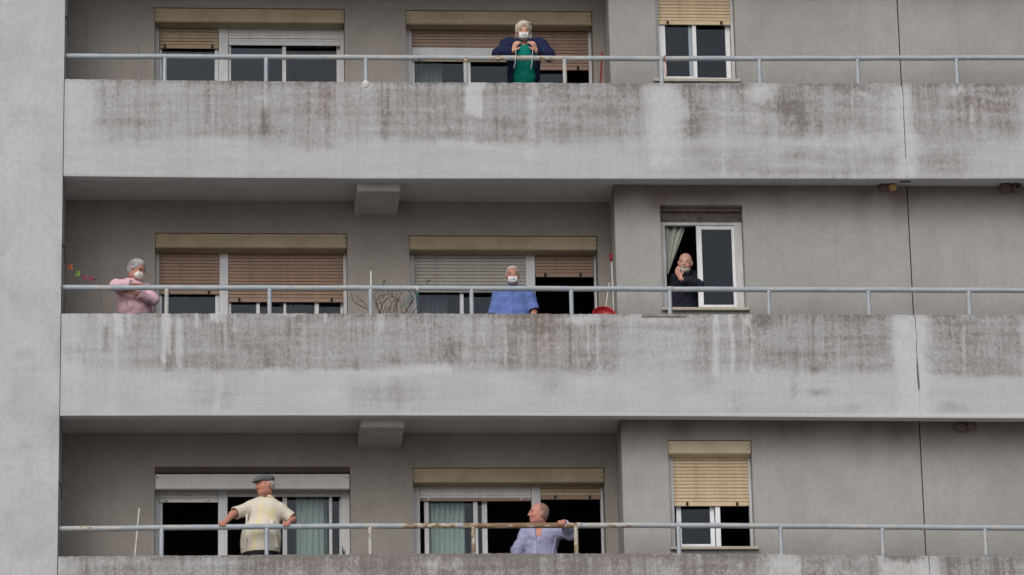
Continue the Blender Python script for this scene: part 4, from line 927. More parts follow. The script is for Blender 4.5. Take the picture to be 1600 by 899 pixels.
def build_person(k, base, label, head, skin, limbs, torso, shirt, feet_y=None, hair=None, mask=None, trousers=(.03, .03, .035), extra=None, knee=0.0):
    """limbs: dict of joints L/R -> shoulder, elbow, wrist (world); torso: list of ellipsoids (centre, radii, yaw); head: (centre, R, scale)"""
    zf = floor_z(k); pel = np.array(torso['pelvis'], float)
    T = thing('person', label, 'person', (float(pel[0]), float(pel[1]), zf))
    hc, R, sc = head['c'], head['R'], head.get('s', 1.0)
    pts = [pel, hc]+[p for s_ in 'LR' for p in limbs[s_][:3]]; pts = np.array(pts)
    lo = pts.min(0)-.26; hi = pts.max(0)+.26; lo[2] = zf-.02; lo[0] = min(lo[0], pel[0]-.3); hi[0] = max(hi[0], pel[0]+.3)
    # --- body, one continuous skin surface
    s = SDF(lo, hi, .0052)
    neck = np.array(torso['neck'], float)
    for c, r, yaw in torso['shape']: s.ell(c, np.array(r)*.90, rot(yaw), .06)
    nb = hc+R@np.array((0, .028, -.060))*sc
    s.cone(neck, nb, .060, .053*sc, .03)
    for s_ in 'LR':
        sh, el, wr = limbs[s_][:3]
        s.cone(sh, el, .050, .040, .035); s.cone(el, wr, .040, .027, .012)
    hx = norm(np.array(limbs['R'][0])-np.array(limbs['L'][0])); hx[2] = 0; hx = norm(hx)
    fwd = np.array([hx[1], -hx[0], 0]);
    legs = []
    for sg in (-1, 1):
        hp = pel+hx*sg*.09-np.array([0, 0, .03]); hz = hp[2]-zf
        kn = hp+fwd*(.03+knee)+hx*sg*.02; kn[2] = zf+min(.48, hz*.53) if knee < .05 else zf+.46
        an = hp+hx*sg*.03+fwd*knee*.25; an[2] = zf+.085
        kn[1] = max(kn[1], PT_+.13); an[1] = max(an[1], PT_+.16)
        s.cone(hp, kn, .085, .058, .04); s.cone(kn, an, .056, .038, .015); legs.append((hp, kn, an))
        s.ell(an+fwd*.05-np.array([0, 0, .05]), (.042, .10, .032), rot(math.degrees(math.atan2(fwd[0], -fwd[1]))), .03)
    head_prims(s, hc, R, sc, head.get('fat', 1.0))
    for s_ in 'LR':
        h_ = limbs[s_][3]
        if h_ is None: hand_open(s, limbs[s_][2], limbs[s_][2]-np.array(limbs[s_][1]), (0, 1, .1), -1 if s_ == 'L' else 1, .6)
        elif h_[0] == 'grip': hand_grip(s, h_[1], h_[2], limbs[s_][2], h_[3])
        else: hand_open(s, limbs[s_][2], h_[1], h_[2], h_[3], h_[4])
    body = part('body', s, skin, SKIN, T, face_paint(hc, R, skin, sc, head.get('brow', (.2, .17, .15))))
    # --- trousers and shoes
    q = SDF(lo, hi, .009)
    q.ell(pel+np.array([0, -.02, .02]), (.200 if torso.get('wide') else .165, .165 if torso.get('wide') else .135, .15), rot(math.degrees(math.atan2(fwd[0], -fwd[1]))), .03)
    for hp, kn, an in legs: q.cone(hp, kn, .105, .080, .04); q.cone(kn, an, .080, .066, .02)
    q.noise(.010, 22, 4)
    part('trousers', q, trousers, CLOTH, T)
    for hp, kn, an in legs:
        q = SDF(an-.22, an+.22, .008); a_ = rot(math.degrees(math.atan2(fwd[0], -fwd[1])))
        q.ell(an+fwd*.055-np.array([0, 0, .045]), (.05, .135, .042), a_, .02); q.clip_all((0, 0, zf+.002), (0, 0, -1)); part('shoe', q, (.025, .02, .018), CLOTH, T)
    # --- shirt
    s = SDF(lo, hi, .0062)
    g_ = shirt.get('grow', .018)
    for c, r, yaw in torso['shape']: s.ell(c, np.array(r)+g_*.6, rot(yaw), .07)
    shm = (np.array(limbs['L'][0])+np.array(limbs['R'][0]))/2
    for s_ in 'LR':
        sh, el, wr = [np.array(q_, float) for q_ in limbs[s_][:3]]
        s.cone(neck*.6+sh*.4, sh, .050, .066, .05)
        if shirt['sleeve'] == 'short':
            e = sh+(el-sh)*shirt.get('len', .9); am_ = shirt.get('arm', .070); s.cone(sh, e+(e-sh)*.3, am_, am_+.004, .045, clip=(e, norm(e-sh)))
        else:
            s.cone(sh, el, .070+g_*.2, .056+g_*.3, .04); e = el+(wr-el)*.92; s.cone(el, e+(wr-el)*.3, .056+g_*.3, .040+g_*.2, .02, clip=(e, norm(wr-el)))
    for c, r, yaw in shirt.get('skirt', ()): s.ell(c, r, rot(yaw), .05)
    cz_ = shirt.get('hem')
    if cz_ is not None: s.clip_all((0, 0, cz_), (0, 0, -1))
    s.noise(shirt.get('wr', .012), shirt.get('fr', 17), shirt.get('seed', 1), 7, shirt.get('str', (1, 1, 1)))
    for r_ in shirt.get('folds', ()): s.cone(r_[0], r_[1], r_[2], r_[2]*.6, .022, r_[3] if len(r_) > 3 else '+')
    if shirt['sleeve'] == 'short':        # hollow sleeve ends
        for s_ in 'LR':
            sh, el = np.array(limbs[s_][0]), np.array(limbs[s_][1]); e = sh+(el-sh)*shirt.get('len', .9); s.cone(e-norm(el-sh)*.06, e+norm(el-sh)*.05, .052, .066, .008, '-')
    # neck opening
    op = shirt.get('open', .0); s.cone(neck-np.array([0, 0, .01]), nb+(nb-neck)*.6, .060, .064, .01, '-')
    fr = torso.get('fwd', fwd); fr = np.array(fr, float)
    if op: s.cone(neck+fr*.10+np.array([0, 0, .02]), neck+fr*.17-np.array([0, 0, op]), .050, .014, .01, '-')
    part(shirt.get('name', 'shirt'), s, shirt['col'], CLOTH, T, shirt.get('paint', ()))
    # collar
    if shirt.get('collar', True):
        q = SDF(neck-.2, neck+.22, .0055); up = norm(nb-neck); sx_ = norm(np.cross(up, fr)); f2 = np.cross(sx_, up)
        f2 = f2*np.sign(f2@fr); ring = []
        for i in range(15):
            a_ = math.radians(-150+300*i/14); ring.append(neck+up*(.040+.014*math.cos(a_+PI) )+.074*(sx_*math.sin(a_)-f2*math.cos(a_)))
        for p_, p2 in zip(ring[:-1], ring[1:]): q.cone(p_, p2, .012, .012, .006); q.cone(p_+up*.012-.004*norm(p_-neck), p2+up*.012-.004*norm(p2-neck), .009, .009, .006)
        for e_, pr in ((ring[0], ring[1]), (ring[-1], ring[-2])): q.cone(e_, e_+f2*.022-up*.045+(pr-e_)*.3, .013, .006, .012)
        part('collar', q, shirt.get('collarcol', shirt['col']), CLOTH, T)
    # --- hair
    if hair:
        q = SDF(hc-.2, hc+.2, .0048); t_ = lambda *p: hc+R@(np.array(p)*sc)
        E = lambda p, r, k=.012, op='+': q.ell(t_(*p), np.array(r)*sc, R, k, op)
        if hair['kind'] == 'full':
            E((0, .018, .042), (.083, .102, .088)); E((0, .05, -.01), (.079, .06, .075), .03); E((0, -.098, .004), (.072, .064, .076), .015, '-'); E((0, -.07, -.09), (.12, .12, .07), .01, '-'); E((0, .02, -.13), (.12, .14, .06), .01, '-')
            for sx in (-1, 1): E((sx*.09, .006, -.022), (.026, .024, .036), .008, '-'); E((sx*.074, -.018, .005), (.010, .016, .022), .01)
        elif hair['kind'] == 'side':
            E((0, .03, .012), (.081, .088, .070)); E((0, .0, .115), (.12, .16, .085), .012, '-'); E((0, -.085, .0), (.075, .07, .12), .012, '-'); E((0, .02, -.12), (.12, .14, .06), .01, '-')
            for sx in (-1, 1): E((sx*.09, .006, -.022), (.026, .022, .036), .008, '-')
        elif hair['kind'] == 'thin':
            E((0, .020, .038), (.0785, .098, .0855)); E((0, .04, -.01), (.077, .06, .070), .03); E((0, -.085, .02), (.072, .064, .10), .015, '-'); E((0, -.07, -.10), (.12, .12, .07), .01, '-'); E((0, .02, -.13), (.12, .14, .06), .01, '-')
            for sx in (-1, 1): E((sx*.09, .006, -.022), (.026, .024, .036), .008, '-')
        elif hair['kind'] == 'crew':
            E((0, .020, .036), (.0770, .0965, .0845)); E((0, .04, -.01), (.077, .06, .070), .03); E((0, -.075, .04), (.085, .094, .12), .02, '-'); E((0, -.07, -.10), (.12, .12, .07), .01, '-'); E((0, .02, -.13), (.12, .14, .06), .01, '-')
            for sx in (-1, 1): E((sx*.09, .006, -.022), (.026, .024, .036), .008, '-')
        elif hair['kind'] == 'beard':
            pass
        q.noise(.004, 120, 3, 6, (1, 1, .6))
        part('hair', q, hair['col'], HAIRM, T, [(t_(*p), R, np.array(r)*sc, c_, h_) for p, r, c_, h_ in hair.get('paint', ())])
        if hair.get('beard'):
            q = SDF(hc-.2, hc+.2, .0048); E((0, -.056, -.086), (.044, .038, .036), .02); E((0, -.086, -.050), (.030, .014, .010), .012); E((-.045, -.025, -.07), (.022, .04, .03), .02); E((.045, -.025, -.07), (.022, .04, .03), .02)
            E((0, -.100, -.061), (.018, .010, .006), .004, '-'); q.noise(.004, 130, 5, 6); part('beard', q, hair['beard'], HAIRM, T)
    if mask:
        t_ = lambda *p: hc+R@(np.array(p)*sc); q = SDF(hc-.2, hc+.2, .0045)
        q.ell(t_(0, -.050, -.050), np.array((.066, .066, .056))*sc, R, .01)
        q.ell(t_(0, -.088, -.030), np.array((.020, .026, .022))*sc, R, .02)
        q.clip_all(t_(0, 0, -.010), R@np.array((0, -.1, 1.))); q.clip_all(t_(0, 0, -.098), R@np.array((0, 0, -1.)))
        q.clip_all(t_(.058, 0, 0), R@np.array((1., 0, 0))); q.clip_all(t_(-.058, 0, 0), R@np.array((-1., 0, 0))); q.clip_all(t_(0, -.042, 0), R@np.array((0, 1., 0)))
        for zz in (-.032, -.05, -.068): q.cone(t_(-.05, -.105, zz), t_(.05, -.105, zz), .006*sc, .006*sc, .006, '-')
        part('face_mask', q, mask, CLOTH, T)
        for sx in (-1, 1):
            link('mask_strap', MB().tube([t_(sx*.056, -.062, -.018), t_(sx*.075, -.03, .0), t_(sx*.086, .008, .018), t_(sx*.088, .022, -.005), t_(sx*.084, .012, -.03), t_(sx*.076, -.03, -.05), t_(sx*.056, -.055, -.085)], .0022, 6).mesh(True), WPOLE, T)
    if extra: extra(T, hc, R, sc)
    return T

# 1 -- woman on the top balcony
def woman():
    hc = PT(818, 50, .30); R = rot(-2, 12, 0)
    Ls, Rs = PT(795, 73, .36), PT(843, 73, .36)
    zr = RAILZ[0](hc[0])
    Le, Re = PT(779, 84, .17), PT(857, 85, .17); Le[2] = zr+.085; Re[2] = zr+.075
    Lw, Rw = PT(801, 80, .10), PT(838, 80, .10)
    neck = PT(818, 72, .37); pel = PT(818, 150, .52); chest = PT(818, 92, .40); belly = PT(818, 120, .45)
    navy = (.010, .015, .052); green = (.0, .19, .145)
    tor = dict(neck=neck, pelvis=pel, shape=[(chest, (.165, .11, .17), 0), (belly, (.15, .115, .17), 0), (pel, (.165, .12, .12), 0), (PT(818, 77, .39), (.15, .085, .07), 0)])
    limbs = dict(L=(Ls, Le, Lw, ('open', (.35, -.3, .75), (-.5, -.7, .2), 1, .9)), R=(Rs, Re, Rw, ('open', (-.35, -.3, .75), (.5, -.7, .2), -1, .9)))
    fr = np.array([0, -1., -.1])
    def extra(T, hc, R, sc):
        t_ = lambda *p: hc+R@(np.array(p)*sc)
        # knitted turban with folded bands
        q = SDF(hc-.2, hc+.2, .0045); E = lambda p, r, k=.012, op='+': q.ell(t_(*p), np.array(r), R, k, op)
        E((0, .022, .050), (.090, .108, .090)); E((0, -.095, -.010), (.064, .06, .066), .012, '-'); q.clip_all(t_(0, 0, -.012), R@np.array((0, .25, -1.)))
        for i in range(-3, 4): q.cone(t_(-.085, .0, .04+i*.012), t_(.03+.012*i, -.062, .096), .012, .013, .006)
        for i in range(3): q.cone(t_(.088, .0, .03+i*.014), t_(-.01+.012*i, -.070, .088), .012, .012, .006)
        part('turban', q, (.46, .41, .34), CLOTH, T, [(t_(0, -.085, .065), R, (.055, .03, .028), (.30, .27, .22), 1.2)])
        q = SDF(hc-.2, hc+.2, .0048)   # a lock of hair by the ear
        q.cone(t_(-.078, .01, .01), t_(-.088, .005, -.075), .018, .012, .01); q.noise(.005, 90, 2); part('hair', q, (.30, .22, .17), HAIRM, T)
        # open navy jacket over the green shirt
        q = SDF(np.minimum(pel, Le)-.3, np.maximum(hc, Re)+.25, .0065)
        for c, r, yaw in tor['shape']: q.ell(c, np.array(r)+.034, None, .07)
        for a_ in (Ls, Rs): q.cone(neck*.5+a_*.5, a_, .085, .098, .05)
        X_, Y_, Z_ = np.meshgrid(*q.ax, indexing='ij'); wd = np.interp(Z_, [pel[2], belly[2], chest[2], neck[2]], [.150, .140, .095, .055])+.006*np.sin(Z_*31)
        dd = np.minimum(wd-np.abs(X_-chest[0]-.004), .42-Y_); q.D = np.maximum(q.D, dd.astype(np.float32))
        for a_, b_, c_ in ((Ls, Le, Lw), (Rs, Re, Rw)):
            q.cone(a_, b_, .090, .070, .04); e = b_+(c_-b_)*.95; q.cone(b_, e+(c_-b_)*.3, .064, .054, .03, clip=(e, norm(c_-b_)))
        # collar stands around the neck
        for i in range(9):
            a_ = math.radians(-105+210*i/8); pp = neck+np.array([.085*math.sin(a_), .075*math.cos(a_), .035]); q.cone(pp, pp+np.array([0, 0, .02]), .028, .02, .02)
        q.noise(.018, 14, 9, 8)
        q.cone(neck-np.array([0, 0, .02]), neck+np.array([0, -.02, .16]), .070, .075, .01, '-')
        part('jacket', q, navy, CLOTH, T)
        for (hx_, tx, ty) in ((806, 803, 107), (832, 829.5, 108)):
            a0 = PT(811 if hx_ < 818 else 826, 64, .20); a1 = PT(hx_, 75, .06)
            link('mask_string', MB().tube([a0, a1], .0035, 6).mesh(True), WPOLE, T)
            m = MB().tube([a1, PT(hx_, 84, .045), PT(hx_-.5, 90, .035), PT(hx_-1, 98, .04), PT(tx, ty, .06)], [.003, .0035, .0035, .004, .006], 6)
            link('drawstring', m.mesh(True), WPOLE, T)
    def ex2(T, hc, R, sc):
        extra(T, hc, R, sc)
    build_person(0, None, 'woman in navy jacket, green top and cream turban on the top balcony', dict(c=hc, R=R, s=.98), (.50, .27, .20), limbs, tor,
                 dict(sleeve='long', col=green, collar=True, collarcol=(.0, .14, .10), name='top', grow=.014, wr=.007, fr=15, hem=pel[2]-.12, open=.04), mask=(.72, .72, .74), trousers=(.03, .03, .05), extra=ex2)
woman()

# 2 -- man in pink on the middle balcony
def pink():
    hc = PT(213.5, 422, .50); R = rot(48, 20, 8)
    Ls, Rs = PT(192, 449, .52), PT(228, 454, .66)
    Le, Re = PT(180, 446, .30), PT(239, 469, .46); Lw, Rw = PT(206, 443.5, .24), PT(214, 459, .34)
    neck = PT(209, 443, .56); pel = PT(207, 512, .62); chest = PT(207, 462, .60); belly = PT(211, 484, .58)
    tor = dict(neck=neck, pelvis=pel, wide=True, fwd=(.6, -.75, 0), shape=[(chest, (.185, .135, .19), 35), (belly, (.185, .165, .17), 35), (pel, (.175, .14, .13), 35), (PT(209, 451, .58), (.16, .10, .07), 35)])
    limbs = dict(L=(Ls, Le, Lw, ('open', (1, -.1, -.05), (0, -.3, 1), -1, .45)), R=(Rs, Re, Rw, ('open', (-.9, -.1, .2), (0, -.8, .5), 1, .5)))
    def extra(T, hc, R, sc):
        t_ = lambda *p: hc+R@(np.array(p)*sc); m = MB()      # glasses
        for sx in (-1, 1):
            m.tube([t_(sx*(.031+.02*math.cos(a_)), -.098, .003+.014*math.sin(a_)) for a_ in np.linspace(0, 2*PI, 13)], .0022, 6); m.tube([t_(sx*.052, -.095, .006), t_(sx*.078, .01, .006)], .002, 6)
        m.tube([t_(-.011, -.100, .005), t_(.011, -.100, .005)], .002, 6); link('glasses', m.mesh(True), mat_simple('spectacle_frame', (.12, .02, .02), .4), T)
        m = MB(); e = Lw+(Lw-Le)*-.02; d = norm(Lw-Le)
        u_ = norm(np.cross(d, (0, 0, 1))); v_ = np.cross(d, u_)
        m.tube([e+.034*(u_*math.cos(a_)+v_*math.sin(a_)) for a_ in np.linspace(0, 2*PI, 15)], .007, 6); link('wristwatch', m.mesh(True), METAL, T)
    build_person(1, None, 'man in pink sweater and white mask with arms crossed at the middle railing', dict(c=hc, R=R, s=1.02), (.42, .20, .15), limbs, tor,
                 dict(sleeve='long', col=(.62, .41, .47), wr=.014, fr=12, seed=3, grow=.018, name='sweater', collar=True, collarcol=(.56, .35, .40), hem=pel[2]-.14,
                      folds=[(PT(190, 460, .40), PT(200, 480, .42), .018, '-'), (PT(222, 464, .42), PT(236, 478, .42), .016, '-')]),
                 hair=dict(kind='full', col=(.30, .30, .32), paint=[((0, -.03, .10), (.06, .05, .05), (.52, .52, .52), 1.5), ((-.07, .03, .03), (.05, .06, .06), (.17, .17, .19), 1)]), mask=(.70, .70, .66), extra=extra)
pink()

# 3 -- man in blue shirt
def blue():
    hc = PT(801, 431.5, .74); R = rot(-3, 8, 0)
    Ls, Rs = PT(780, 463, .80), PT(826, 463, .80)
    Le, Re = PT(771, 497, .76), PT(834, 488, .76); Lw, Rw = PT(773, 521, .62), PT(832, 520, .62)
    neck = PT(801, 455, .80); pel = PT(802, 528, .82); chest = PT(802, 474, .80); belly = PT(803, 500, .78)
    tor = dict(neck=neck, pelvis=pel, wide=True, shape=[(chest, (.172, .120, .19), 0), (belly, (.178, .150, .18), 0), (pel, (.175, .135, .13), 0), (PT(802, 463, .81), (.175, .09, .07), 0)])
    limbs = dict(L=(Ls, Le, Lw, ('open', (.2, -.4, -1), (-1, 0, -.2), 1, .5)), R=(Rs, Re, Rw, ('open', (-.2, -.4, -1), (1, 0, -.2), -1, .5)))
    bl = (.115, .17, .42)
    def extra(T, hc, R, sc):
        q = SDF(chest-.3, chest+.3, .006); m = MB(); fy = chest[1]-.153
        for i in range(4):
            c_ = chest+np.array([.006, -.152+.006*abs(i-1.5), .10-i*.085]); m.tube([c_, c_+np.array([0, -.006, 0])], .006, 8)
        link('button', m.mesh(), mat_simple('button', (.08, .1, .25), .4), T)
    seam = [(chest+np.array([-.02, 0, .2]), chest+np.array([-.02, 0, -.4]), (.004, .74), (.06, .10, .32), 'band')]
    build_person(1, None, 'white-haired man in blue shirt and white mask on the middle balcony', dict(c=hc, R=R, s=.98), (.44, .22, .16), limbs, tor,
                 dict(sleeve='short', len=.90, col=bl, wr=.014, fr=14, seed=5, grow=.024, hem=pel[2]-.12, paint=seam, folds=[(PT(779, 475, .64), PT(791, 470, .63), .016, '-'), (PT(781, 478, .62), PT(783, 487, .62), .012, '-'), (PT(824, 462, .66), PT(827, 484, .66), .015, '-'), (PT(812, 475, .62), PT(822, 471, .63), .012, '-')]),
                 hair=dict(kind='thin', col=(.42, .41, .40), paint=[((.0, -.05, .11), (.06, .06, .04), (.60, .60, .60), 2)]), mask=(.74, .75, .76), extra=extra)
blue()

# 4 -- bearded man in the window of the bay
def windowman():
    hc = PT(1070.5, 411.5, .64); R = rot(-14, 10, 8)
    Ls, Rs = PT(1054, 437, .78), PT(1088, 435, .78)
    Le, Re = PT(1052, 468, .74), PT(1091, 447, .60); Lw, Rw = PT(1062, 492, .70), PT(1064, 436, .50)
    neck = PT(1073, 430, .74); pel = PT(1070, 506, .86); chest = PT(1072, 452, .80); belly = PT(1071, 478, .82)
    tor = dict(neck=neck, pelvis=pel, shape=[(chest, (.165, .12, .18), -10), (belly, (.16, .13, .18), -10), (pel, (.16, .12, .12), -10), (PT(1071, 439, .78), (.16, .09, .07), -10)])
    limbs = dict(L=(Ls, Le, Lw, None), R=(Rs, Re, Rw, ('open', (-.30, .10, .80), (-.8, -.5, .1), 1, .25)))
    build_person(1, None, 'bald bearded man in dark jacket, hand on cheek, at the open window', dict(c=hc, R=R, s=1.0), (.50, .28, .22), limbs, tor,
                 dict(sleeve='long', col=(.012, .014, .024), wr=.016, fr=15, seed=8, grow=.028, name='jacket', hem=pel[2]-.12, collar=True, collarcol=(.010, .012, .020)), hair=dict(kind='side', col=(.36, .35, .34), beard=(.40, .36, .33)))
windowman()

# 5 -- man in yellow shirt and cap
def yellow():
    hc = PT(413.5, 759, .36); R = rot(-58, 4, -3)
    zr = RAILZ[2](hc[0])
    Ls, Rs = PT(391, 794, .38), PT(437, 797, .36)
    Le, Re = PT(363, 804, .24), PT(458, 812, .34)
    xl, xr = WX(347, 823, RY), WX(447, 823, RY)
    Lw = np.array([xl+.045, RY+.05, zr+.075]); Rw = np.array([xr+.03, RY+.085, zr+.065])
    neck = PT(416.5, 783, .40); pel = PT(408, 872, .40); chest = PT(412, 806, .39); belly = PT(408, 836, .37)
    tor = dict(neck=neck, pelvis=pel, wide=True, fwd=(-.25, -.95, -.1), shape=[(chest, (.185, .13, .20), -18), (belly, (.205, .17, .19), -18), (pel, (.185, .15, .14), -18), (PT(415, 795, .39), (.17, .095, .075), -12)])
    limbs = dict(L=(Ls, Le, Lw, ('grip', xl, zr, 1)), R=(Rs, Re, Rw, ('grip', xr, zr, -1)))
    ye = (.56, .52, .44); yd = (.62, .545, .345)
    pk = PT(424, 802, .22)
    paint = [(PT(409, 786, .22), PT(403, 820, .19), (.019, .34), yd, 'band'), (PT(403, 820, .19), PT(394, 862, .17), (.019, .34), yd, 'band'), (pk, .08, (.055, .34, .055, .0), (.60, .53, .34), 'patch'), (PT(366, 803, .28), None, (.09, .12, .09), yd, 1.5), (PT(458, 808, .3), None, (.06, .1, .04), yd, 1.5)]
    def extra(T, hc, R, sc):
        t_ = lambda *p: hc+R@(np.array(p)*sc); q = SDF(hc-.22, hc+.22, .005)
        Rb = R@rot(0, 10, 0)
        q.ell(t_(0, .010, .060), (.094, .118, .058), Rb, .02); q.ell(t_(0, -.055, .066), (.080, .070, .032), Rb, .03); q.clip_all(t_(0, .05, .028), R@np.array((0, -.12, -1.)))
        q.ell(t_(0, -.100, .042), (.066, .046, .008), Rb, .010); q.noise(.004, 30, 2)
        part('flat_cap', q, (.105, .115, .125), CLOTH, T)
    hem = pel[2]+.045
    build_person(2, None, 'heavy man in grey flat cap and pale yellow shirt, both hands on the lowest railing', dict(c=hc, R=R, s=1.05, fat=1.12), (.42, .19, .14), limbs, tor,
                 dict(sleeve='short', len=.84, col=ye, wr=.010, fr=9, seed=12, grow=.024, arm=.066, skirt=[(PT(407, 852, .38), (.225, .185, .26), -18)], hem=hem, paint=paint, collarcol=yd, str=(1.2, 1, .6),
                      folds=[(PT(386, 800, .30), PT(384, 850, .22), .014), (PT(426, 815, .22), PT(434, 855, .24), .016), (PT(415, 818, .17), PT(424, 838, .16), .012, '-'), (PT(391, 805, .24), PT(394, 840, .17), .012, '-')]),
                 hair=dict(kind='side', col=(.42, .40, .38)), trousers=(.012, .012, .016), extra=extra)
yellow()

# 6 -- man in lavender shirt
def lavender():
    hc = PT(841, 803.5, .42); R = rot(-72, -4, 3)
    zr = RAILZ[2](hc[0]); xr = WX(877, 822, RY)
    Ls, Rs = PT(823, 834, .48), PT(868, 831, .42)
    Le, Re = PT(808, 862, .44), PT(890, 835, .30); Lw = PT(801, 884, .34); Rw = np.array([xr+.035, RY+.075, zr+.062])
    neck = PT(846, 829, .47); pel = PT(846, 905, .52); chest = PT(845, 848, .47); belly = PT(844, 874, .48)
    tor = dict(neck=neck, pelvis=pel, wide=True, fwd=(-.35, -.93, 0), shape=[(chest, (.18, .125, .18), -22), (belly, (.185, .15, .18), -22), (pel, (.175, .14, .13), -22), (PT(846, 836, .46), (.17, .09, .07), -15)])
    limbs = dict(L=(Ls, Le, Lw, ('open', (-.1, -.4, -1), (-1, 0, 0), 1, .5)), R=(Rs, Re, Rw, ('grip', xr, zr, -1)))
    la = (.30, .31, .46)
    paint = [(PT(836, 846, .30), PT(834, 880, .3), (.017, .42), (.37, .38, .55), 'band')]
    build_person(2, None, 'balding man in open-necked lavender shirt in profile, hand on the rusty railing', dict(c=hc, R=R, s=1.08, fat=1.1), (.44, .20, .15), limbs, tor,
                 dict(sleeve='long', col=la, wr=.020, fr=15, seed=21, grow=.022, hem=pel[2]-.12, open=.17, paint=paint, collarcol=(.36, .37, .52), str=(1.1, 1, .8),
                      folds=[(PT(822, 838, .36), PT(832, 852, .34), .013, '-'), (PT(872, 838, .30), PT(878, 846, .30), .013, '-'), (PT(815, 852, .34), PT(822, 858, .34), .014, '-'), (PT(868, 842, .32), PT(864, 868, .34), .012)]),
                 hair=dict(kind='crew', col=(.21, .135, .105)), trousers=(.03, .03, .04), knee=.12)
lavender()

# ------------------------------------------------------------------ small things on the balconies
def pole(name, mat, label, cat, p0, p1, r=.009, grip=None, foot=None):
    if grip is None:
        m = MB().tube([p0, (np.array(p0)+p1)/2, p1], r, 8); return topbuild(m, name, mat, label, cat, smooth=True)
    T = thing(name, label, cat, tuple(map(float, foot if foot is not None else p1)))
    MB().tube([p0, p1], r, 8).build('handle', mat, T, smooth=True)
    d = norm(np.array(p0)-p1); MB().tube([np.array(p0)-d*.03, np.array(p0)+d*.02, np.array(p0)+d*.055], [r*1.7, r*1.9, r*2.2], 10).build('grip', grip, T, smooth=True)
    return T
def to_floor(pt, k, dx=0, dy=0):
    q = np.array(pt, float); q[2] = floor_z(k); q[0] += dx; q[1] += dy; return q
a = PT(217, 72, .9); pole('thin_pole', METAL, 'thin bright metal pole standing upright at the left end of the top balcony', 'pole', a, to_floor(a, 0, -.01), .008)
a = PT(460, 113, .6); pole('short_stick', DMETAL, 'short dark stick just showing above the top parapet before the glass door', 'stick', a, to_floor(a, 0), .007)
a = PT(941, 81, .85); pole('red_pole', REDS, 'thin dark red pole leaning in the corner at the right of the top balcony', 'pole', a, to_floor(a, 0, -.12), .011)
a = PT(579.5, 424, .55); pole('white_stake', WPOLE, 'white stake rising above the railing beside the dry potted shrub', 'stake', a, to_floor(a, 1, 0), .009)
a = PT(217.5, 795, .75); pole('leaning_cane', WPOLE, 'pale thin cane leaning at the left end of the lowest balcony', 'cane', a, to_floor(a, 2, -.12), .009)
# mop with red grip, thin stick, red basin
a = PT(955.5, 405, .85); T = pole('mop', WPOLE, 'white-handled mop with red grip standing in the corner of the middle balcony', 'mop', a, to_floor(a, 1, .03)+np.array([0, 0, .06]), .012, REDP, to_floor(a, 1, .03))
q = to_floor(a, 1, .03); m = MB()
for i in range(26):
    an = i*2.4; r_ = .02+.004*i; m.tube([q+np.array([0, 0, .1]), q+np.array([r_*.7*math.cos(an), r_*.5*math.sin(an), .06]), q+np.array([r_*1.1*math.cos(an), r_*.8*math.sin(an), .008])], .007, 5)
m.build('mop_head', WPOLE, T, smooth=True)
a = PT(952, 442, .75); pole('broom_handle', WPOLE, 'thin white broomstick leaning next to the red-gripped mop', 'broomstick', a, to_floor(a, 1, -.22), .006)
def basin():
    c = PT(943.5, 493.5, .5); q = SDF(c-.28, c+.28, .007)
    Rr = np.array(Matrix.Rotation(math.radians(62), 3, 'X')@Matrix.Rotation(math.radians(0), 3, 'Y'))
    n_ = Rr@np.array([0, 0, 1.])
    q.ell(c, (.128, .128, .085), Rr, .01, clip=[(c+n_*.02, n_)]); q.ell(c+n_*.03, (.117, .117, .076), Rr, .004, '-')
    for i in range(36):
        a0 = 2*PI*i/36; a1 = 2*PI*(i+1)/36; f = lambda t: c+n_*.02+Rr@np.array([.128*math.cos(t), .128*math.sin(t), 0]); q.cone(f(a0), f(a1), .008, .008, .004)
    V, F = q.mesh(); b0 = np.array([c[0], c[1], V[:, 2].min()]); o = link('basin', mesh_from(V-b0, F, 'basin', True), REDP)
    o.location = b0; props(o, 'red plastic basin tipped up in the corner, showing above the middle parapet', 'basin')
    # what carries it: an upturned crate
    m = MB(); zf = floor_z(1); zt_ = b0[2]
    return b0
b0 = basin()
zf = floor_z(1)
m = MB()
for (x_, y_) in ((-.13, -.1), (.13, -.1), (-.13, .1), (.13, .1)): m.box(b0[0]+x_-.015, b0[0]+x_+.015, b0[1]+y_-.015, b0[1]+y_+.015, zf, b0[2]-.022)
m.box(b0[0]-.16, b0[0]+.16, b0[1]-.13, b0[1]+.13, b0[2]-.02, b0[2]+.0)
topbuild(m, 'stool', WPOLE, 'low white stool hidden behind the parapet under the red basin', 'stool')
# red cord tied on the top railing by the bay window
x = WX(1038.5, 92, RY); zr = RAILZ[0](x); m = MB()
m.tube([(x, RY+.036*math.sin(a_), zr+.036*math.cos(a_)) for a_ in np.linspace(0, 2*PI, 17)], .005, 6)
m.tube([(x, RY-.036, zr-.01), (x+.012, RY-.04, zr-.10), (x+.016, RY-.035, zr-.19), (x+.004, RY-.03, zr-.24), (x-.008, RY-.03, zr-.18), (x-.004, RY-.036, zr-.06)], .004, 6)
topbuild(m, 'cord', mat_simple('cord', (.35, .10, .06), .8), 'reddish cord looped round the top railing in front of the upper bay window', 'cord', smooth=True)

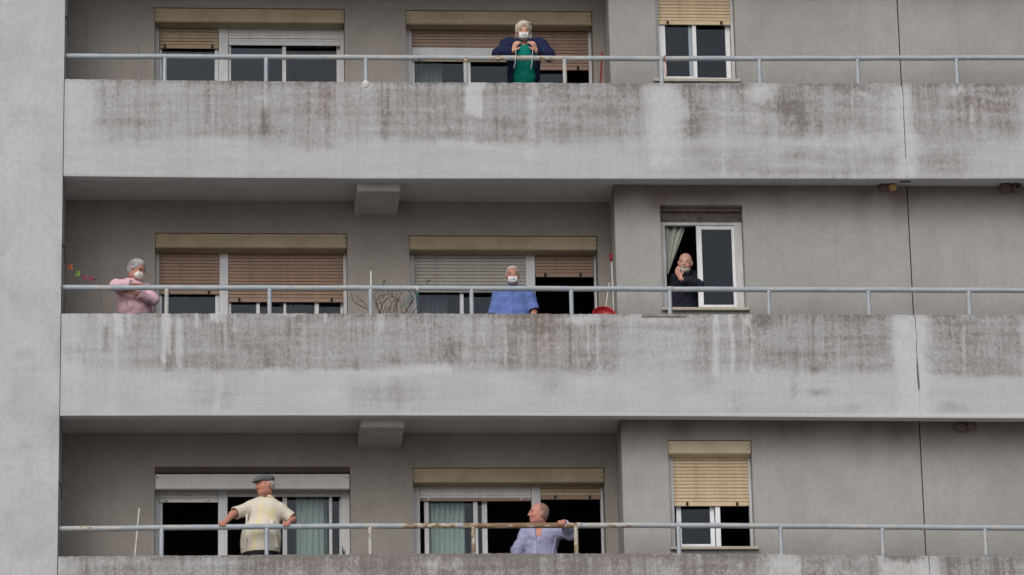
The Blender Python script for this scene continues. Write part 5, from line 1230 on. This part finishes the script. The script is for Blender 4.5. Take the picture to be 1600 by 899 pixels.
# garland of coloured butterflies
def garland():
    pts = [PT(102, 411, .12), PT(110, 417, .2), PT(118, 425.5, .25), PT(126, 431, .3), PT(134, 433.5, .35), (PT(141, 435.5, .4)), PT(147.5, 437.3, .45)]
    T = thing('butterfly_garland', 'string of small orange, green and pink butterflies hanging from the pier by the pink man', 'garland', tuple(pts[0]))
    MB().tube(pts, .003, 6).build('string', DMETAL, T, smooth=True)
    fast = MB(); fast.tube([pts[-1], pts[-1]+np.array([0, .6, .0])], .003, 6)
    for (px_, py_, Y_, c, s_) in ((109.5, 417.5, .2, (.55, .13, .03), 1.5), (121.5, 428, .27, (.22, .38, .06), 1.35), (132.5, 434, .34, (.35, .05, .12), 1.1), (142, 436, .4, (.40, .02, .06), 1.0)):
        c0 = PT(px_, py_, Y_); m = MB(); w_ = .020*s_
        for sx in (-1, 1):
            for up in (1, -1):
                pr = [(0, 0), (sx*w_*.9, up*w_*1.5), (sx*w_*1.05, up*w_*.6), (sx*w_*.5, up*w_*.05)]
                n = len(m.v)
                for dy in (-.002, .002): m.v += [(c0[0]+a_, c0[1]+dy-abs(a_)*.5, c0[2]+b_) for a_, b_ in pr]
                m.f += [(n, n+1, n+2, n+3), (n+7, n+6, n+5, n+4)]+[(n+i, n+4+i, n+4+(i+1) % 4, n+(i+1) % 4) for i in range(4)]
        m.tube([c0+np.array([0, -.004, -.018*s_]), c0+np.array([0, -.004, .018*s_])], .003, 6)
        m.build('butterfly', mat_simple('butterfly_paper', c, .6), T)
    MB().tube([pts[-1]+np.array([-.015, -.002, 0]), pts[-1]+np.array([.012, -.002, .002])], .009, 8).build('bead', DMETAL, T, smooth=True)
    MB().tube([pts[-1], pts[-1]+np.array([.05, .3, .12]), pts[-1]+np.array([.08, YB-pts[-1][1], .2])], .0012, 5).build('tie_thread', DMETAL, T)
garland()

# dry shrub in a pot
def shrub():
    Y = .34; base = to_floor(PT(600, 489, Y), 1)
    T = thing('dry_shrub', 'leggy dry potted shrub with bare twigs tangled round the middle railing', 'plant', tuple(base))
    r0 = .15; prof = [(.11, 0), (.15, .30), (.165, .30), (.165, .34), (.15, .34), (.14, .30)]
    V = []; F = []; n = 24
    for r_, z_ in prof:
        for i in range(n): V.append((base[0]+r_*math.cos(2*PI*i/n), base[1]+r_*math.sin(2*PI*i/n), base[2]+z_))
    for j in range(len(prof)-1):
        for i in range(n): F.append((j*n+i, j*n+(i+1) % n, (j+1)*n+(i+1) % n, (j+1)*n+i))
    F.append(tuple(range(n))[::-1]); F.append(tuple((len(prof)-1)*n+i for i in range(n)))
    link('pot', mesh_from(V, F, 'pot'), mat_simple('terracotta', (.28, .12, .06), .85), T)
    soil = base+np.array([0, 0, .30])
    m = MB()
    lines = [[(594, 489), (589, 479), (585, 466), (580, 456), (576, 449)], [(592, 489), (590, 480), (588, 468), (585, 456)], [(594, 489), (598, 474), (606, 466), (614, 464), (620, 470), (619, 488)], [(594, 488), (596, 478), (590, 462), (600, 461), (612, 461), (618, 466)],
             [(620, 489), (620, 478), (620, 465), (621, 452)], [(615, 489), (618, 477), (624, 463), (630, 450), (636, 444)], [(598, 489), (602, 480)], [(604, 489), (608, 480)], [(609, 489), (612, 473), (616, 471)], [(628, 489), (626, 476)], [(632, 489), (642, 474), (648, 465)], [(634, 488), (640, 476), (647, 458)],
             [(577, 484), (564, 478), (553, 472), (549, 462), (547, 456)], [(573, 478), (566, 470), (558, 464), (552, 461)], [(599, 446), (601, 440)], [(596, 451), (600, 441)], [(667, 447), (669, 441), (671, 439)], [(648, 486), (653, 478), (654, 462)], [(606, 457), (611, 452), (614, 450), (612, 462)], [(588, 470), (594, 464), (598, 459)], [(577, 448), (575, 445)], [(571, 455), (571, 448)], [(634, 480), (638, 489)]]
    rs = random.Random(5)
    for L in lines:
        yy = Y+rs.uniform(-.12, .12); pts = [PT(x_+rs.uniform(-.5, .5), y_+rs.uniform(-.5, .5), yy+rs.uniform(-.02, .02)) for x_, y_ in L]
        if L[0][1] >= 484: pts = [soil+np.array([rs.uniform(-.05, .05), rs.uniform(-.05, .05), 0])]+pts; rad = [.008]+[.0065-.0035*i/len(L) for i in range(len(L))]
        else: rad = [.005-.002*i/len(L) for i in range(len(L))]
        m.tube(pts, rad, 6)
    # extra fine twigs
    for i in range(46):
        px_ = rs.uniform(584, 650); py_ = rs.uniform(456, 486); yy = Y+rs.uniform(-.12, .14); a_ = rs.uniform(-1.2, 1.2); L = rs.uniform(4, 11)
        m.tube([PT(px_, py_, yy), PT(px_+L*math.sin(a_)*.5+rs.uniform(-1, 1), py_-L*.5, yy), PT(px_+L*math.sin(a_), py_-L*math.cos(a_), yy+.02)], [.003, .0025, .0015], 5)
    link('branches', m.mesh(True), TWIG, T)
    def leafy(cx_, cy_, n_, sx, sy, mat, name):
        m = MB()
        for i in range(n_):
            c0 = PT(cx_+rs.gauss(0, sx), cy_+rs.gauss(0, sy), Y+rs.uniform(-.06, .06)-.08); a_ = rs.uniform(0, 6.28); l_ = rs.uniform(.010, .020); d = np.array([math.cos(a_), rs.uniform(-.5, .5), math.sin(a_)]); e = np.array([-math.sin(a_), rs.uniform(-.5, .5), math.cos(a_)])
            n = len(m.v); m.v += [tuple(c0-d*l_), tuple(c0-e*l_*.4), tuple(c0+d*l_), tuple(c0+e*l_*.4)]; m.f.append((n, n+1, n+2, n+3))
        link(name, mesh_from(m.v, m.f, name), mat, T)
    leafy(588, 449, 14, 3.0, 1.4, LEAF, 'leaves'); leafy(621, 453, 16, 3.5, 1.6, LEAF, 'leaves'); leafy(600, 440.5, 8, 1.2, 1.0, LEAF, 'leaves'); leafy(670, 439, 10, 2.2, .9, LEAF, 'leaves'); leafy(571, 450, 8, 1, 2.5, LEAF, 'leaves'); leafy(632, 449, 7, 2, 2, mat_simple('white_blossom', (.5, .48, .45), .8), 'blossoms'); leafy(565, 471, 7, 3, 2.5, mat_simple('red_leaf', (.20, .07, .06), .8), 'leaves')
    leafy(612, 458, 10, 3, 3, mat_simple('red_leaf', (.20, .10, .07), .8), 'leaves')
    # leaves along a slanting support cane
    m = MB().tube([PT(628, 480, .2), PT(648, 458, .2)], .006, 6); link('ribbed_cane', m.mesh(True), mat_simple('grey_cane', (.3, .32, .34), .7), T)
    for i in range(9): leafy(631+i*1.9, 477-i*2.2, 4, 1.0, 1.0, LEAFT, 'leaves')
    m = MB().tube([PT(651, 452, .2), PT(650.5, 466, .2), PT(652, 489, .2)], .006, 6).tube([PT(653, 450, .22), PT(654, 489, .22)], .004, 6); link('support_rod', m.mesh(True), LEAFT, T)
    m = MB().tube([PT(649, 448, .03), PT(652, 453, .02), PT(654, 455, .03)], .010, 6); link('cloth_tie', m.mesh(True), WPOLE, T)
shrub()
# small cactus pots on the lowest balcony
def cactus():
    Y = .55; base = to_floor(PT(527, 866, Y), 2)
    T = thing('cactus', 'small dark cactus with upright spiky arms at the foot of the white door', 'cactus', tuple(base))
    m = MB(); m.tube([base, base+np.array([0, 0, .5])], [.13, .16], 16); m.build('pot', mat_simple('grey_pot', (.2, .19, .18), .85), T)
    m = MB()
    for (x_, yt_, r_) in ((521, 858, .010), (524.5, 853.5, .012), (527.5, 856, .010), (536, 854, .008), (538, 860, .008)):
        q = PT(x_, 868, Y); t_ = PT(x_+random.uniform(-1, 1), yt_, Y); b_ = q.copy(); b_[2] = base[2]+.5; b_[0] = base[0]+(q[0]-base[0])*.8; m.tube([b_, q, (q+t_)/2, t_], [r_, r_, r_*1.1, r_*.5], 8)
    m.build('stems', CACT, T, smooth=True)
cactus()
# swallow nests under the eaves of the bay
def nest(px_, py_, Y_, r, label, mat, hole=None, seed=1, stub=False):
    c = PT(px_, py_, Y_); q = SDF(c-.2, c+.2, .007)
    q.ell(c, r, None, .01); q.noise(.012, 60, seed, 8)
    if hole is not None: q.ell(c+np.array(hole), (.026, .06, .026), None, .01, '-')
    q.clip_all((0, YW+.004, 0), (0, 1, 0))
    V, F = q.mesh(); b0 = c.copy(); b0[2] = V[:, 2].min(); o = link('mud_nest', mesh_from(V-b0, F, 'mud_nest', True), mat); o.location = b0
    props(o, label, 'nest', 'mud nests under the bay soffits')
nest(1380, 293, .40, (.060, .05, .040), 'broken dark mud nest remnant left of the ochre cup, above the middle storey', MUD, seed=2)
nest(1395, 292.5, .37, (.048, .05, .042), 'small ochre mud nest close to the wall joint above the middle storey', MUDY, seed=3)
nest(1571, 293.5, .36, (.068, .07, .058), 'rounded brown mud nest at the right, left of the one with the hole', MUD, seed=4)
nest(1588.5, 293, .36, (.060, .07, .052), 'brown mud nest with a dark round hole at the right end of the middle storey', MUD, (0, -.055, 0), seed=5)
nest(1501, 666.5, .36, (.070, .07, .062), 'left lobe of the paired mud nests above the lowest storey', MUD, seed=6)
nest(1517, 665.5, .36, (.062, .07, .056), 'right lobe of the paired mud nests above the lowest storey', MUD, seed=7)
